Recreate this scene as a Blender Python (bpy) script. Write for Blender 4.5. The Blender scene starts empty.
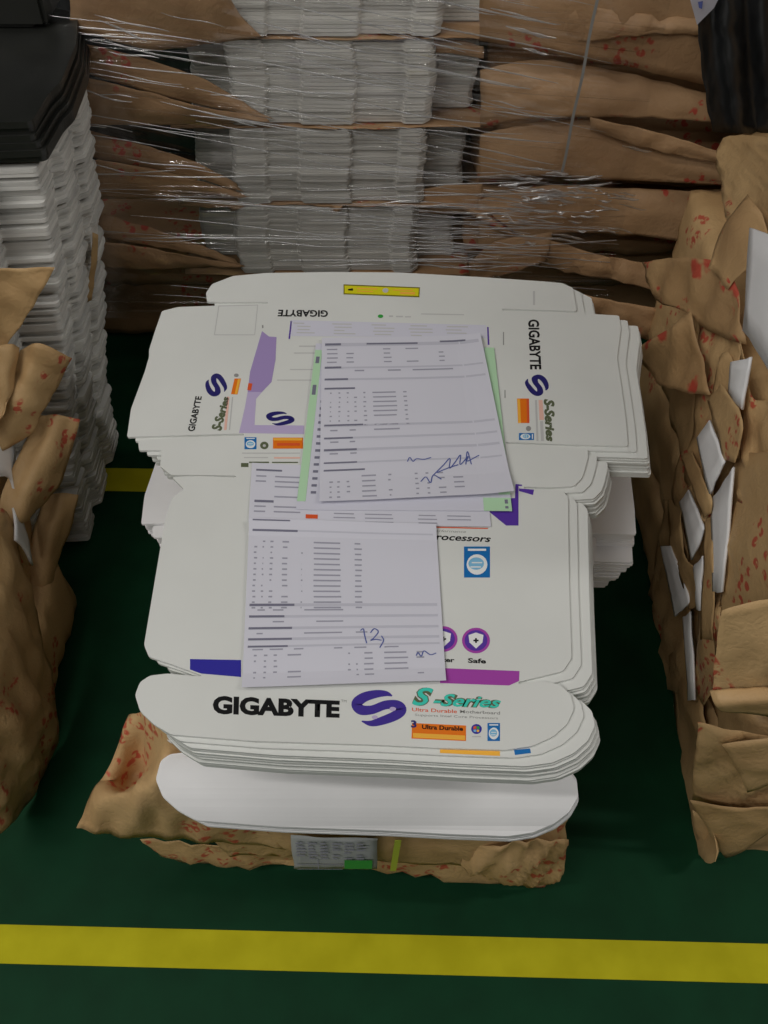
import bpy, bmesh, math, random
from mathutils import Vector, Matrix, noise
from mathutils.geometry import tessellate_polygon

rnd = random.Random(7)
SC = bpy.context.scene
COL = SC.collection

# ------------------------------------------------------------------ camera
F, PITCH, CH = 969.0, math.radians(49.0), 1.40          # focal length in px, tilt down, camera height
CX, CY = 384.0, 512.0
cam_d = bpy.data.cameras.new('camera')
cam_d.sensor_fit = 'VERTICAL'; cam_d.sensor_height = 36.0
cam_d.lens = F / 1024.0 * 36.0
cam_d.clip_start = 0.02
cam = bpy.data.objects.new('camera', cam_d)
cam.location = (0, 0, CH); cam.rotation_euler = (math.pi/2 - PITCH, 0, 0)
COL.objects.link(cam); SC.camera = cam

# ------------------------------------------------------------------ light
SC.view_settings.view_transform = 'Standard'
SC.view_settings.look = 'None'
SC.view_settings.gamma = 1.0
SC.view_settings.exposure = -0.16
SC.view_settings.use_curve_mapping = False
w = bpy.data.worlds.new('hall_air'); SC.world = w; w.use_nodes = True
w.node_tree.nodes['Background'].inputs[0].default_value = (0.80, 0.90, 1.0, 1)
w.node_tree.nodes['Background'].inputs[1].default_value = 0.012

def area(name, loc, sx, sy, energy, target, col=(1, 0.97, 0.92)):
    l = bpy.data.lights.new(name, 'AREA'); l.shape = 'RECTANGLE'
    l.size = sx; l.size_y = sy; l.energy = energy; l.color = col
    o = bpy.data.objects.new(name, l); COL.objects.link(o)
    o.location = loc
    d = Vector(target) - Vector(loc)
    o.rotation_euler = d.to_track_quat('-Z', 'Y').to_euler()
    return o
for xx, yy, ln, wd, en in ((-2.0, -1.8, 2.4, .14, 36), (-2.0, -.6, 2.4, .14, 40), (-2.0, .5, 2.4, .14, 15), (-.3, -2.6, 2.4, .14, 28), (3.2, .3, 1.6, .14, 44),  # hall tubes; the far right one is a fill added to brighten the tower side
                           (.1, .75, 3.6, .03, 3.2), (.3, 1.25, 3.6, .03, 3.2), (.3, 1.9, 3.6, .03, 3.2)):  # thin tubes added over the back stack to draw streaks on the film
    area('tube_and_fill_light', (xx, yy, 3.4), ln, wd, en, (xx, yy, 0))

# ------------------------------------------------------------------ pixel <-> place helpers
SP, CP = math.sin(PITCH), math.cos(PITCH)
def ray(px, py):
    u, v = (px-CX)/F, (py-CY)/F
    return Vector((u, CP - v*SP, -SP - v*CP))
def Pz(px, py, z):
    r = ray(px, py); t = (z-CH)/r.z
    return Vector((0, 0, CH)) + r*t
def Py(px, py, y):
    r = ray(px, py); t = y/r.y
    return Vector((0, 0, CH)) + r*t
def Px(px, py, x):
    r = ray(px, py); t = x/r.x
    return Vector((0, 0, CH)) + r*t

# ------------------------------------------------------------------ materials
def nt(name):
    m = bpy.data.materials.new(name); m.use_nodes = True
    return m, m.node_tree, m.node_tree.nodes['Principled BSDF']
def srgb(r, g, b):
    f = lambda c: (c/255/12.92) if c/255 <= .04045 else ((c/255+.055)/1.055)**2.4
    return (f(r), f(g), f(b), 1)
def plain(name, col, rough=.6, spec=.3, bump=0, scale=200):
    m, t, b = nt(name)
    b.inputs['Base Color'].default_value = col
    b.inputs['Roughness'].default_value = rough
    b.inputs['Specular IOR Level'].default_value = spec
    if bump:
        n = t.nodes.new('ShaderNodeTexNoise'); n.inputs['Scale'].default_value = scale
        bp = t.nodes.new('ShaderNodeBump'); bp.inputs['Strength'].default_value = bump; bp.inputs['Distance'].default_value = .002
        t.links.new(n.outputs['Fac'], bp.inputs['Height']); t.links.new(bp.outputs['Normal'], b.inputs['Normal'])
    return m
def mottled(name, c1, c2, scale, rough=.6, spec=.3, stretch=(1, 1, 1), rnd_amt=0.0, bump=0.0):
    m, t, b = nt(name)
    tc = t.nodes.new('ShaderNodeTexCoord'); mp = t.nodes.new('ShaderNodeMapping'); mp.inputs['Scale'].default_value = stretch
    n = t.nodes.new('ShaderNodeTexNoise'); n.inputs['Scale'].default_value = scale; n.inputs['Detail'].default_value = 4
    r = t.nodes.new('ShaderNodeValToRGB'); r.color_ramp.elements[0].color = c1; r.color_ramp.elements[1].color = c2
    r.color_ramp.elements[0].position = .35; r.color_ramp.elements[1].position = .65
    t.links.new(tc.outputs['Object'], mp.inputs['Vector']); t.links.new(mp.outputs['Vector'], n.inputs['Vector'])
    t.links.new(n.outputs['Fac'], r.inputs['Fac'])
    out = r.outputs['Color']
    if rnd_amt:
        oi = t.nodes.new('ShaderNodeObjectInfo')
        mr = t.nodes.new('ShaderNodeMapRange'); mr.inputs['To Min'].default_value = 1-rnd_amt; mr.inputs['To Max'].default_value = 1
        t.links.new(oi.outputs['Random'], mr.inputs['Value'])
        mx = t.nodes.new('ShaderNodeMix'); mx.data_type = 'RGBA'; mx.blend_type = 'MULTIPLY'; mx.inputs['Factor'].default_value = 1
        t.links.new(out, mx.inputs['A']); t.links.new(mr.outputs['Result'], mx.inputs['B'])
        out = mx.outputs['Result']
    t.links.new(out, b.inputs['Base Color'])
    if bump:
        bp = t.nodes.new('ShaderNodeBump'); bp.inputs['Strength'].default_value = bump; bp.inputs['Distance'].default_value = .003
        t.links.new(n.outputs['Fac'], bp.inputs['Height']); t.links.new(bp.outputs['Normal'], b.inputs['Normal'])
    b.inputs['Roughness'].default_value = rough; b.inputs['Specular IOR Level'].default_value = spec
    return m

def kraft(name, base, dark, stamp_thr=.60, seed=0.0, spots=()):
    """brown wrapping paper with creases and red printed stamps"""
    m, t, b = nt(name); L = t.links.new
    tc = t.nodes.new('ShaderNodeTexCoord')
    mp = t.nodes.new('ShaderNodeMapping'); mp.inputs['Location'].default_value = (seed, seed*1.7, seed*.6)
    L(tc.outputs['Object'], mp.inputs['Vector'])
    n1 = t.nodes.new('ShaderNodeTexNoise'); n1.inputs['Scale'].default_value = 9; n1.inputs['Detail'].default_value = 6
    r = t.nodes.new('ShaderNodeValToRGB'); r.color_ramp.elements[0].color = dark; r.color_ramp.elements[1].color = base
    r.color_ramp.elements[0].position = .3; r.color_ramp.elements[1].position = .62
    L(mp.outputs[0], n1.inputs['Vector']); L(n1.outputs['Fac'], r.inputs['Fac'])
    # red stamps: rows of small marks inside larger patches
    big = t.nodes.new('ShaderNodeTexNoise'); big.inputs['Scale'].default_value = 8.5; big.inputs['Detail'].default_value = 0
    small = t.nodes.new('ShaderNodeTexVoronoi'); small.inputs['Scale'].default_value = 58; small.feature = 'F1'
    fine = t.nodes.new('ShaderNodeTexNoise'); fine.inputs['Scale'].default_value = 120; fine.inputs['Detail'].default_value = 1
    L(mp.outputs[0], big.inputs['Vector']); L(mp.outputs[0], small.inputs['Vector']); L(mp.outputs[0], fine.inputs['Vector'])
    def ramp(sock, a, c, flip=False):
        q = t.nodes.new('ShaderNodeMapRange'); q.inputs['From Min'].default_value = a; q.inputs['From Max'].default_value = c
        if flip: q.inputs['To Min'].default_value = 1; q.inputs['To Max'].default_value = 0
        L(sock, q.inputs['Value']); return q.outputs['Result']
    def mul(a, c):
        q = t.nodes.new('ShaderNodeMath'); q.operation = 'MULTIPLY'; L(a, q.inputs[0])
        if isinstance(c, float): q.inputs[1].default_value = c
        else: L(c, q.inputs[1])
        return q.outputs[0]
    mask = mul(mul(ramp(big.outputs['Fac'], stamp_thr, stamp_thr+.02), ramp(small.outputs['Distance'], .34, .46, True)), ramp(fine.outputs['Fac'], .40, .50))
    mask = mul(mask, .78)
    for (sp, rad) in spots:
        ds = t.nodes.new('ShaderNodeVectorMath'); ds.operation = 'DISTANCE'; ds.inputs[1].default_value = sp
        wq = t.nodes.new('ShaderNodeTexNoise'); wq.inputs['Scale'].default_value = 45
        L(tc.outputs['Object'], ds.inputs[0]); L(tc.outputs['Object'], wq.inputs['Vector'])
        q1 = t.nodes.new('ShaderNodeMath'); q1.operation = 'MULTIPLY_ADD'; q1.inputs[1].default_value = .03
        L(wq.outputs['Fac'], q1.inputs[0]); L(ds.outputs['Value'], q1.inputs[2])
        q2 = ramp(q1.outputs[0], rad+.012, rad+.017, True)
        q3 = t.nodes.new('ShaderNodeMath'); q3.operation = 'MAXIMUM'; L(mask, q3.inputs[0]); L(mul(q2, .8), q3.inputs[1]); mask = q3.outputs[0]
    mx = t.nodes.new('ShaderNodeMix'); mx.data_type = 'RGBA'
    L(mask, mx.inputs['Factor']); L(r.outputs['Color'], mx.inputs['A']); mx.inputs['B'].default_value = srgb(185, 45, 42)
    L(mx.outputs['Result'], b.inputs['Base Color'])
    vo = t.nodes.new('ShaderNodeTexVoronoi'); vo.feature = 'DISTANCE_TO_EDGE'; vo.inputs['Scale'].default_value = 16
    n2 = t.nodes.new('ShaderNodeTexNoise'); n2.inputs['Scale'].default_value = 30; n2.inputs['Detail'].default_value = 5
    L(mp.outputs[0], n2.inputs['Vector'])
    wv = t.nodes.new('ShaderNodeMix'); wv.data_type = 'RGBA'; wv.blend_type = 'LINEAR_LIGHT'; wv.inputs['Factor'].default_value = .12
    L(mp.outputs[0], wv.inputs['A']); L(n2.outputs['Color'], wv.inputs['B']); L(wv.outputs['Result'], vo.inputs['Vector'])
    ad = t.nodes.new('ShaderNodeMath'); ad.operation = 'ADD'
    L(ramp(vo.outputs['Distance'], 0, .22), ad.inputs[0]); L(mul(n2.outputs['Fac'], .7), ad.inputs[1])
    bp = t.nodes.new('ShaderNodeBump'); bp.inputs['Strength'].default_value = .12; bp.inputs['Distance'].default_value = .006
    rg = t.nodes.new('ShaderNodeTexNoise'); rg.noise_type = 'RIDGED_MULTIFRACTAL'; rg.inputs['Scale'].default_value = 6.5; rg.inputs['Detail'].default_value = 3
    L(mp.outputs[0], rg.inputs['Vector'])
    bp0 = t.nodes.new('ShaderNodeBump'); bp0.inputs['Strength'].default_value = .35; bp0.inputs['Distance'].default_value = .012
    L(rg.outputs['Fac'], bp0.inputs['Height']); L(bp0.outputs['Normal'], bp.inputs['Normal'])
    L(ad.outputs[0], bp.inputs['Height']); L(bp.outputs['Normal'], b.inputs['Normal'])
    b.inputs['Roughness'].default_value = .55; b.inputs['Specular IOR Level'].default_value = .35
    return m

M = {}
M['carton'] = mottled('white_coated_board', srgb(218, 220, 217), srgb(224, 226, 223), 6, rough=.5, spec=.2)
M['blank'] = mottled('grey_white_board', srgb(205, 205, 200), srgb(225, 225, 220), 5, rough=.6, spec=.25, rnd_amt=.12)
M['edge'] = mottled('bundle_board', srgb(206, 204, 197), srgb(238, 236, 229), 40, rough=.6, spec=.25, stretch=(.3, .3, 6), rnd_amt=.26)
M['tower'] = mottled('tower_board', srgb(226, 225, 221), srgb(243, 242, 238), 30, rough=.5, spec=.25, stretch=(.5, .5, 5), rnd_amt=.3)
M['bluewhite'] = mottled('flap_board', srgb(242, 242, 244), srgb(248, 248, 250), 8, rough=.5, spec=.3)
M['kraft'] = kraft('kraft_paper', srgb(206, 172, 124), srgb(186, 151, 106), .66)
M['kraft_red'] = kraft('kraft_paper_stamped', srgb(206, 172, 124), srgb(186, 151, 106), .585, 3.1)
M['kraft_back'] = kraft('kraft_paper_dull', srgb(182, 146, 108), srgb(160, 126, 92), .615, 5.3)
M['floor'] = mottled('green_floor_paint', srgb(8, 52, 30), srgb(11, 59, 35), 14, rough=.6, spec=.16, bump=.05)
M['yellow'] = mottled('yellow_line_paint', srgb(180, 173, 20), srgb(192, 185, 28), 18, rough=.65, spec=.15)
M['wall'] = plain('wall_paint', srgb(120, 124, 120), .8)
M['black'] = mottled('black_board', srgb(30, 31, 29), srgb(44, 45, 42), 7, rough=.35, spec=.4)
M['blackfilm'] = mottled('black_plastic', srgb(26, 27, 28), srgb(44, 46, 48), 10, rough=.32, spec=.45, stretch=(5, 1, .5), bump=.4)
M['paper'] = plain('office_paper', srgb(216, 216, 228), .75, .15)
M['paperB'] = plain('form_paper', srgb(212, 212, 226), .75, .15)
M['ink'] = plain('pale_print_ink', srgb(163, 163, 178), .8, .1)
M['inkd'] = plain('dark_print_ink', srgb(122, 122, 140), .8, .1)
M['inkbar'] = plain('grey_print_band', srgb(198, 198, 211), .8, .1)
M['pen'] = plain('blue_pen_ink', srgb(88, 100, 165), .6, .2)
M['greenpaper'] = plain('green_form_margin', srgb(184, 222, 184), .75, .15)
M['greenink'] = plain('green_print', srgb(60, 165, 70), .6, .2)
M['blackink'] = plain('black_print', srgb(14, 14, 16), .4, .3)
M['greyink'] = plain('grey_print', srgb(150, 150, 148), .5, .2)
M['palegrey'] = plain('pale_grey_print', srgb(196, 196, 196), .5, .2)
M['olive'] = plain('olive_print', srgb(96, 104, 78), .45, .3)
M['violet'] = plain('violet_print', srgb(66, 48, 150), .35, .4)
M['navy'] = plain('navy_print', srgb(44, 40, 112), .35, .4)
M['royal'] = plain('royal_blue_print', srgb(52, 48, 162), .4, .3)
M['purple'] = plain('purple_print', srgb(168, 70, 172), .4, .3)
M['deep'] = plain('deep_purple_print', srgb(92, 58, 166), .4, .3)
M['lilac'] = plain('lilac_print', srgb(166, 146, 198), .45, .3)
M['lilac2'] = plain('pale_lilac_print', srgb(192, 178, 216), .45, .3)
M['orange'] = plain('orange_print', srgb(238, 122, 26), .4, .3)
M['amber'] = plain('amber_print', srgb(250, 186, 70), .4, .3)
M['redor'] = plain('red_orange_print', srgb(226, 92, 48), .4, .3)
M['pink'] = plain('pale_red_print', srgb(236, 190, 176), .45, .3)
M['blue'] = plain('badge_blue', srgb(24, 112, 184), .4, .3)
M['sky'] = plain('badge_light_blue', srgb(130, 190, 226), .4, .3)
M['whiteink'] = plain('white_print', srgb(238, 240, 240), .4, .3)
M['sticker'] = plain('yellow_sticker', srgb(222, 214, 24), .45, .3)
M['stickerd'] = plain('sticker_border', srgb(120, 116, 20), .45, .3)
M['strap'] = plain('pale_plastic_strap', srgb(140, 140, 138), .4, .4)
M['limestrap'] = plain('lime_strap', srgb(178, 196, 70), .4, .4)
M['gap'] = plain('slit_line', srgb(70, 70, 66), .8, .1)
M['red'] = plain('red_stamp_ink', srgb(160, 58, 50), .6, .2)
# cyan to lime foil for the series lettering
def foil():
    m, t, b = nt('series_foil'); L = t.links.new
    tc = t.nodes.new('ShaderNodeTexCoord'); sx = t.nodes.new('ShaderNodeSeparateXYZ'); L(tc.outputs['Generated'], sx.inputs[0])
    r = t.nodes.new('ShaderNodeValToRGB'); e = r.color_ramp.elements
    e[0].color = srgb(60, 210, 190); e[0].position = 0; e[1].color = srgb(30, 140, 215); e[1].position = 1
    q = r.color_ramp.elements.new(.3); q.color = srgb(40, 205, 140)
    q = r.color_ramp.elements.new(.65); q.color = srgb(40, 200, 205)
    L(sx.outputs['X'], r.inputs['Fac']); L(r.outputs['Color'], b.inputs['Base Color']); b.inputs['Roughness'].default_value = .35
    return m
M['foil'] = foil()
def film_mat():
    m = bpy.data.materials.new('clear_stretch_film'); m.use_nodes = True; t = m.node_tree; L = t.links.new
    t.nodes.clear()
    o = t.nodes.new('ShaderNodeOutputMaterial'); mx = t.nodes.new('ShaderNodeMixShader')
    tr = t.nodes.new('ShaderNodeBsdfTransparent'); tr.inputs[0].default_value = (.95, .95, .96, 1)
    gl = t.nodes.new('ShaderNodeBsdfGlossy'); gl.inputs['Roughness'].default_value = .1
    lw = t.nodes.new('ShaderNodeLayerWeight'); lw.inputs['Blend'].default_value = .25
    mr = t.nodes.new('ShaderNodeMapRange'); mr.inputs['To Min'].default_value = .08; mr.inputs['To Max'].default_value = .35
    L(lw.outputs['Fresnel'], mr.inputs['Value']); L(mr.outputs['Result'], mx.inputs['Fac'])
    L(tr.outputs[0], mx.inputs[1]); L(gl.outputs[0], mx.inputs[2]); L(mx.outputs[0], o.inputs['Surface'])
    return m
M['film'] = film_mat()
def pleat_mat():
    m = bpy.data.materials.new('gathered_film'); m.use_nodes = True; t = m.node_tree; L = t.links.new
    t.nodes.clear()
    o = t.nodes.new('ShaderNodeOutputMaterial'); mx = t.nodes.new('ShaderNodeMixShader'); mx.inputs['Fac'].default_value = .42
    tr = t.nodes.new('ShaderNodeBsdfTransparent'); gl = t.nodes.new('ShaderNodeBsdfGlossy'); gl.inputs['Roughness'].default_value = .3
    gl.inputs['Color'].default_value = (.95, .95, .97, 1)
    L(tr.outputs[0], mx.inputs[1]); L(gl.outputs[0], mx.inputs[2]); L(mx.outputs[0], o.inputs['Surface'])
    return m
M['pleat'] = pleat_mat()
M['labelpaper'] = plain('shaded_label_paper', srgb(172, 176, 176), .6, .2)  # white label paper; the shade below the flap is put into its grey

# ------------------------------------------------------------------ object helpers
def tag(o, label=None, cat=None, group=None, kind=None):
    if label: o['label'] = label
    if cat: o['category'] = cat
    if group: o['group'] = group
    if kind: o['kind'] = kind
    return o
def link(name, me, mat=None, parent=None):
    o = bpy.data.objects.new(name, me); COL.objects.link(o)
    if mat is not None: me.materials.append(mat)
    if parent is not None:
        o.parent = parent
        w_ = Vector((0, 0, 0)); q_ = parent
        while q_ is not None: w_ += Vector(q_.location); q_ = q_.parent
        me.transform(Matrix.Translation(-w_))
    return o
def empty(name, loc, label, cat, group=None):
    o = bpy.data.objects.new(name, None); COL.objects.link(o); o.location = loc; o.empty_display_size = .05
    return tag(o, label, cat, group)
def from_bm(name, bm, mat, parent=None, smooth=False):
    me = bpy.data.meshes.new(name); bm.to_mesh(me); bm.free()
    if smooth:
        for p in me.polygons: p.use_smooth = True
    return link(name, me, mat, parent)

def poly_bm(bm, pts, z0, z1):
    """prism from a plan outline (list of 2D points)"""
    n = len(pts)
    tris = tessellate_polygon([[Vector((p[0], p[1], 0)) for p in pts]])
    lo = [bm.verts.new((p[0], p[1], z0)) for p in pts]
    hi = [bm.verts.new((p[0], p[1], z1)) for p in pts]
    for t in tris:
        a, b, c = (Vector((pts[i][0], pts[i][1], 0)) for i in t)
        up = (b-a).cross(c-a).z > 0
        t = t if up else t[::-1]
        try:
            bm.faces.new([hi[i] for i in t]); bm.faces.new([lo[i] for i in t[::-1]])
        except ValueError: pass
    for i in range(n):
        j = (i+1) % n
        bm.faces.new((lo[i], lo[j], hi[j], hi[i]))
    bmesh.ops.recalc_face_normals(bm, faces=bm.faces)
def round_poly(pts, r=.004, seg=3):
    """round the corners of an outline"""
    out = []; n = len(pts)
    for i in range(n):
        p = Vector(pts[i][:2]); a = Vector(pts[i-1][:2]); b = Vector(pts[(i+1) % n][:2])
        da, db = a-p, b-p
        k = min(r, da.length*.45, db.length*.45)
        s, e = p + da.normalized()*k, p + db.normalized()*k
        for q in range(seg+1):
            t = q/seg
            out.append(tuple((s*(1-t) + p*t)*(1-t) + (p*(1-t) + e*t)*t))
    return out

def catmull(p0, p1, p2, p3, t):
    return .5*((2*p1) + (p2-p0)*t + (2*p0-5*p1+4*p2-p3)*t*t + (3*p1-p0-3*p2+p3)*t**3)
def spline(pts, n, sharp=False):
    out = []; m = len(pts)
    for i in range(m-1):
        for k in range(n):
            t = k/n
            if sharp: out.append(pts[i].lerp(pts[i+1], t))
            else:
                a = pts[i-1] if i else pts[0]*2-pts[1]
                b = pts[i+2] if i+2 < m else pts[-1]*2-pts[-2]
                out.append(catmull(a, pts[i], pts[i+1], b, t))
    out.append(pts[-1].copy()); return out
_dirs = []
_r = random.Random(5)
for _ in range(9):
    _v = Vector((_r.gauss(0, 1), _r.gauss(0, 1), _r.gauss(0, 1))).normalized()
    _dirs.append((_v, _r.uniform(.55, 1.9), _r.uniform(0, 9)))
def tri(x):
    x = x - math.floor(x)
    return abs(2*x-1)*2-1
def crumple(p, seed, f=14):
    """planar facets meeting in sharp creases"""
    wq = noise.noise(p*7+Vector((seed, 2, 5)))*.5
    h = 0.0
    for i in range(4):
        v, fr, ph = _dirs[(int(seed*7)+i*2) % 9]
        h += tri(v.dot(p)*fr*f*1.25 + ph + seed + wq*(.5+i*.3))/(1+.45*i)
    return h*.45
def patch(name, rows, mat, parent=None, sub=7, amp=.004, seed=0.0, thick=.0006, sharp=False, f=14, smooth=True):
    """a leaf of crumpled paper through a grid of control points"""
    A = [spline(r, sub, sharp) for r in rows]
    cols = [spline([A[i][j] for i in range(len(A))], sub, sharp) for j in range(len(A[0]))]
    nu, nv = len(cols), len(cols[0])
    bm = bmesh.new(); V = []
    for i in range(nu):
        V.append([])
        for j in range(nv):
            p = cols[i][j]
            a = cols[min(i+1, nu-1)][j]-cols[max(i-1, 0)][j]
            b = cols[i][min(j+1, nv-1)]-cols[i][max(j-1, 0)]
            nn = a.cross(b)
            nn = nn.normalized() if nn.length > 1e-12 else Vector((0, 0, 1))
            if nn.dot(Vector((0, 0, CH))-p) < 0: nn = -nn
            ed = .5 if (i in (0, nu-1) or j in (0, nv-1)) else 1.0
            wob = Vector((noise.noise(p*40+Vector((seed, 0, 0))), noise.noise(p*40+Vector((0, seed, 9))), noise.noise(p*40+Vector((5, 0, seed)))))*.0022
            V[i].append(bm.verts.new(p + nn*crumple(p, seed, f)*amp*ed + wob))
    for i in range(nu-1):
        for j in range(nv-1):
            bm.faces.new((V[i][j], V[i+1][j], V[i+1][j+1], V[i][j+1]))
    bmesh.ops.recalc_face_normals(bm, faces=bm.faces)
    geom = bmesh.ops.solidify(bm, geom=bm.faces[:], thickness=thick)
    return from_bm(name, bm, mat, parent, smooth)
def block(name, x0, x1, y0, y1, z0, z1, mat, parent=None, amp=.006, seed=0.0, res=.022, sag=.0, lean=0.0):
    """a paper-wrapped bundle: soft-cornered, crumpled box"""
    bm = bmesh.new()
    nx, ny, nz = (max(2, int((b-a)/res)) for a, b in ((x0, x1), (y0, y1), (z0, z1)))
    idx = {}
    def vv(i, j, k):
        if (i, j, k) not in idx:
            p = Vector((x0+(x1-x0)*i/nx, y0+(y1-y0)*j/ny, z0+(z1-z0)*k/nz))
            c = Vector(((x0+x1)/2, (y0+y1)/2, (z0+z1)/2))
            h = Vector(((x1-x0)/2, (y1-y0)/2, (z1-z0)/2)); r = .018
            d = p-c
            inner = Vector((max(-h.x+r, min(h.x-r, d.x)), max(-h.y+r, min(h.y-r, d.y)), max(-h.z+r, min(h.z-r, d.z))))
            o = d-inner
            if o.length > r: o = o.normalized()*r
            q = c+inner+o
            nn = o.normalized() if o.length else Vector((0, 0, 1))
            k2 = crumple(q, seed, 11)*amp
            if q.z < z0+.004: nn = Vector((nn.x, nn.y, 0))
            q = q+nn*k2
            q.x += lean*(q.z-z0)
            idx[(i, j, k)] = bm.verts.new(q)
        return idx[(i, j, k)]
    for i in range(nx):
        for j in range(ny):
            for k in (0, nz): bm.faces.new((vv(i, j, k), vv(i+1, j, k), vv(i+1, j+1, k), vv(i, j+1, k)))
    for i in range(nx):
        for k in range(nz):
            for j in (0, ny): bm.faces.new((vv(i, j, k), vv(i+1, j, k), vv(i+1, j, k+1), vv(i, j, k+1)))
    for j in range(ny):
        for k in range(nz):
            for i in (0, nx): bm.faces.new((vv(i, j, k), vv(i, j+1, k), vv(i, j+1, k+1), vv(i, j, k+1)))
    bmesh.ops.recalc_face_normals(bm, faces=bm.faces)
    return from_bm(name, bm, mat, parent, True)

def box_obj(name, x0, x1, y0, y1, z0, z1, mat, parent=None, bev=.0):
    bm = bmesh.new()
    poly_bm(bm, [(x0, y0), (x1, y0), (x1, y1), (x0, y1)], z0, z1)
    if bev: bmesh.ops.bevel(bm, geom=bm.edges[:], offset=bev, segments=2, affect='EDGES')
    return from_bm(name, bm, mat, parent)

# ------------------------------------------------------------------ the setting
tag(box_obj('floor', -6, 6, -4, 8, -.1, 0, M['floor']), kind='structure')
tag(box_obj('wall_back', -6, 6, 8, 8.15, 0, 4, M['wall']), kind='structure')
tag(box_obj('wall_left', -6.15, -6, -4, 8, 0, 4, M['wall']), kind='structure')
tag(box_obj('wall_right', 6, 6.15, -4, 8, 0, 4, M['wall']), kind='structure')
def stripe(name, a, b, c, d, l0=3, l1=3):
    """painted line on the floor between pixel rows, carried past the frame on both sides"""
    A, B, C_, D = (Pz(*p, 0) for p in (a, b, c, d))           # near-left, near-right, far-right, far-left
    e = (B-A).normalized()
    cen = ((A+D)/2 + (B+C_)/2)/2; wid = ((A-D).length + (B-C_).length)/2
    n = Vector((-e.y, e.x, 0))
    q = [cen - e*l0 - n*wid/2, cen + e*l1 - n*wid/2, cen + e*l1 + n*wid/2, cen - e*l0 + n*wid/2]
    bm = bmesh.new(); poly_bm(bm, [(p.x, p.y) for p in q], .0002, .0012)
    return tag(from_bm(name, bm, M['yellow']), kind='structure')
stripe('trim_1', (0, 963), (768, 983), (768, 945), (0, 925))
stripe('trim_2', (110, 491), (640, 500), (640, 478), (110, 468), 3, .0)

# ------------------------------------------------------------------ centre pile: cartons
ZT = .550                                         # top of the printed carton
OUT = [(207,302),(206,293),(212,284),(233,276),(266,273),(330,272),(400,272.5),(480,277),(545,281.5),(562,283),(573,288),(575,300),(577,311),
       (502,308.6),(502,310.4),(560,312),(619,315.5),(621,329),(617,358),(622,390),(626,420),(628,446),(570,444.5),(506,441.8),(506,443.8),(550,446),
       (588,450),(588,457),(585,469),(582,478),(574,486),(550,487.5),(524,486.6),(524,488.4),(562,490),(568,497),(569,580),(571.5,658),
       (563,671),(518,682),(518.5,684),(545,681.5),(560,684.5),(571,695),(574,709),(567,724),(553,736.5),(532,746),(505,750),(440,748),(370,744.5),
       (255,741),(171,734.5),(154,724.5),(140,711),(135,695),(140,682),(150,675.5),(168,673.5),(201,676.6),(201,675),(171,664),(149,657),(144,645),
       (165,520),(172,498),(184,489),(172,477),(200,476),(236,477.4),(236,475.6),(200,475),(171,475),(160,466),(162,450),(139,450.5),(138,440),
       (190,437),(244,435.4),(244,433.5),(190,435),(127,437),(131,409),(138,390),(145,371),(149,357),(149,350),(155,331),(162,311),(178,307),(262,304),(268,303.9),(268,302)]
OUTW = [Pz(x, y, ZT) for x, y in OUT]
PC = Vector((-.01, .82, 0))                       # pile centre on the floor
OUTL = [(p.x-PC.x, p.y-PC.y) for p in OUTW]
TH, PITCHZ = .0028, .0031

def carton_mesh(name, mat, pts, th=TH):
    bm = bmesh.new(); poly_bm(bm, round_poly(pts, .003, 2), 0, th)
    me = bpy.data.meshes.new(name); bm.to_mesh(me); bm.free(); me.materials.append(mat)
    return me
me_top = carton_mesh('printed_carton', M['carton'], OUTL)
top = bpy.data.objects.new('carton_blank', me_top); COL.objects.link(top)
top.location = (PC.x, PC.y, ZT-TH)
tag(top, 'unfolded printed white carton topmost on the centre pile, black lettering on its front flap', 'carton')
me_pile = carton_mesh('plain_carton', M['carton'], OUTL)
def sheet(me, loc, rz, label, group, cat='carton'):
    o = bpy.data.objects.new('carton_blank', me); COL.objects.link(o)
    o.location = loc; o.rotation_euler = (0, 0, rz)
    return tag(o, label, cat, group)
N_TOP = 12
second = None
for i in range(1, N_TOP):
    f = min(1, i/4)
    dx = (.011 if i == 1 else .023+.0007*i) + rnd.uniform(-.002, .002)
    dy = (-.005 if i == 1 else -.012-.0004*i) + rnd.uniform(-.0015, .0015)
    rz = (-.004 if i == 1 else -.008) + rnd.uniform(-.003, .003)
    lab = 'white carton blank with orange and blue print at its lip, directly under the printed carton' if i == 1 else \
          'plain white carton blank in the fanned layers under the printed carton of the centre pile'
    o = sheet(me_pile, (PC.x+dx, PC.y+dy, ZT-TH-PITCHZ*i), rz, lab, None if i == 1 else 'blanks under the printed carton')
    if i == 1: second = o
Z_TOPB = ZT-TH-PITCHZ*(N_TOP-1)                     # underside of the upper cartons

# prints on the top carton -------------------------------------------------
ZP = [ZT + .00012*k for k in range(1, 9)]
def quad_map(quad, u, v):
    a, b, c, d = quad
    return ((a[0]*(1-u)+b[0]*u)*(1-v)+(d[0]*(1-u)+c[0]*u)*v, (a[1]*(1-u)+b[1]*u)*(1-v)+(d[1]*(1-u)+c[1]*u)*v)
def flat(bm, pts, z):
    q = [Pz(x, y, z) for x, y in pts]
    tris = tessellate_polygon([q])
    vs = [bm.verts.new(p) for p in q]
    for t in tris:
        a, b, c = (q[i] for i in t)
        t = t if (b-a).cross(c-a).z > 0 else t[::-1]
        try: bm.faces.new([vs[i] for i in t])
        except ValueError: pass
def prt(name, polys, mat, k=0, parent=None):
    bm = bmesh.new()
    for p in polys: flat(bm, p, ZP[k])
    return from_bm(name, bm, M[mat], parent or top)
def rect(x0, y0, x1, y1, s=0.0):
    return [(x0, y0), (x1, y0+s), (x1, y1+s), (x0, y1)]
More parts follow.
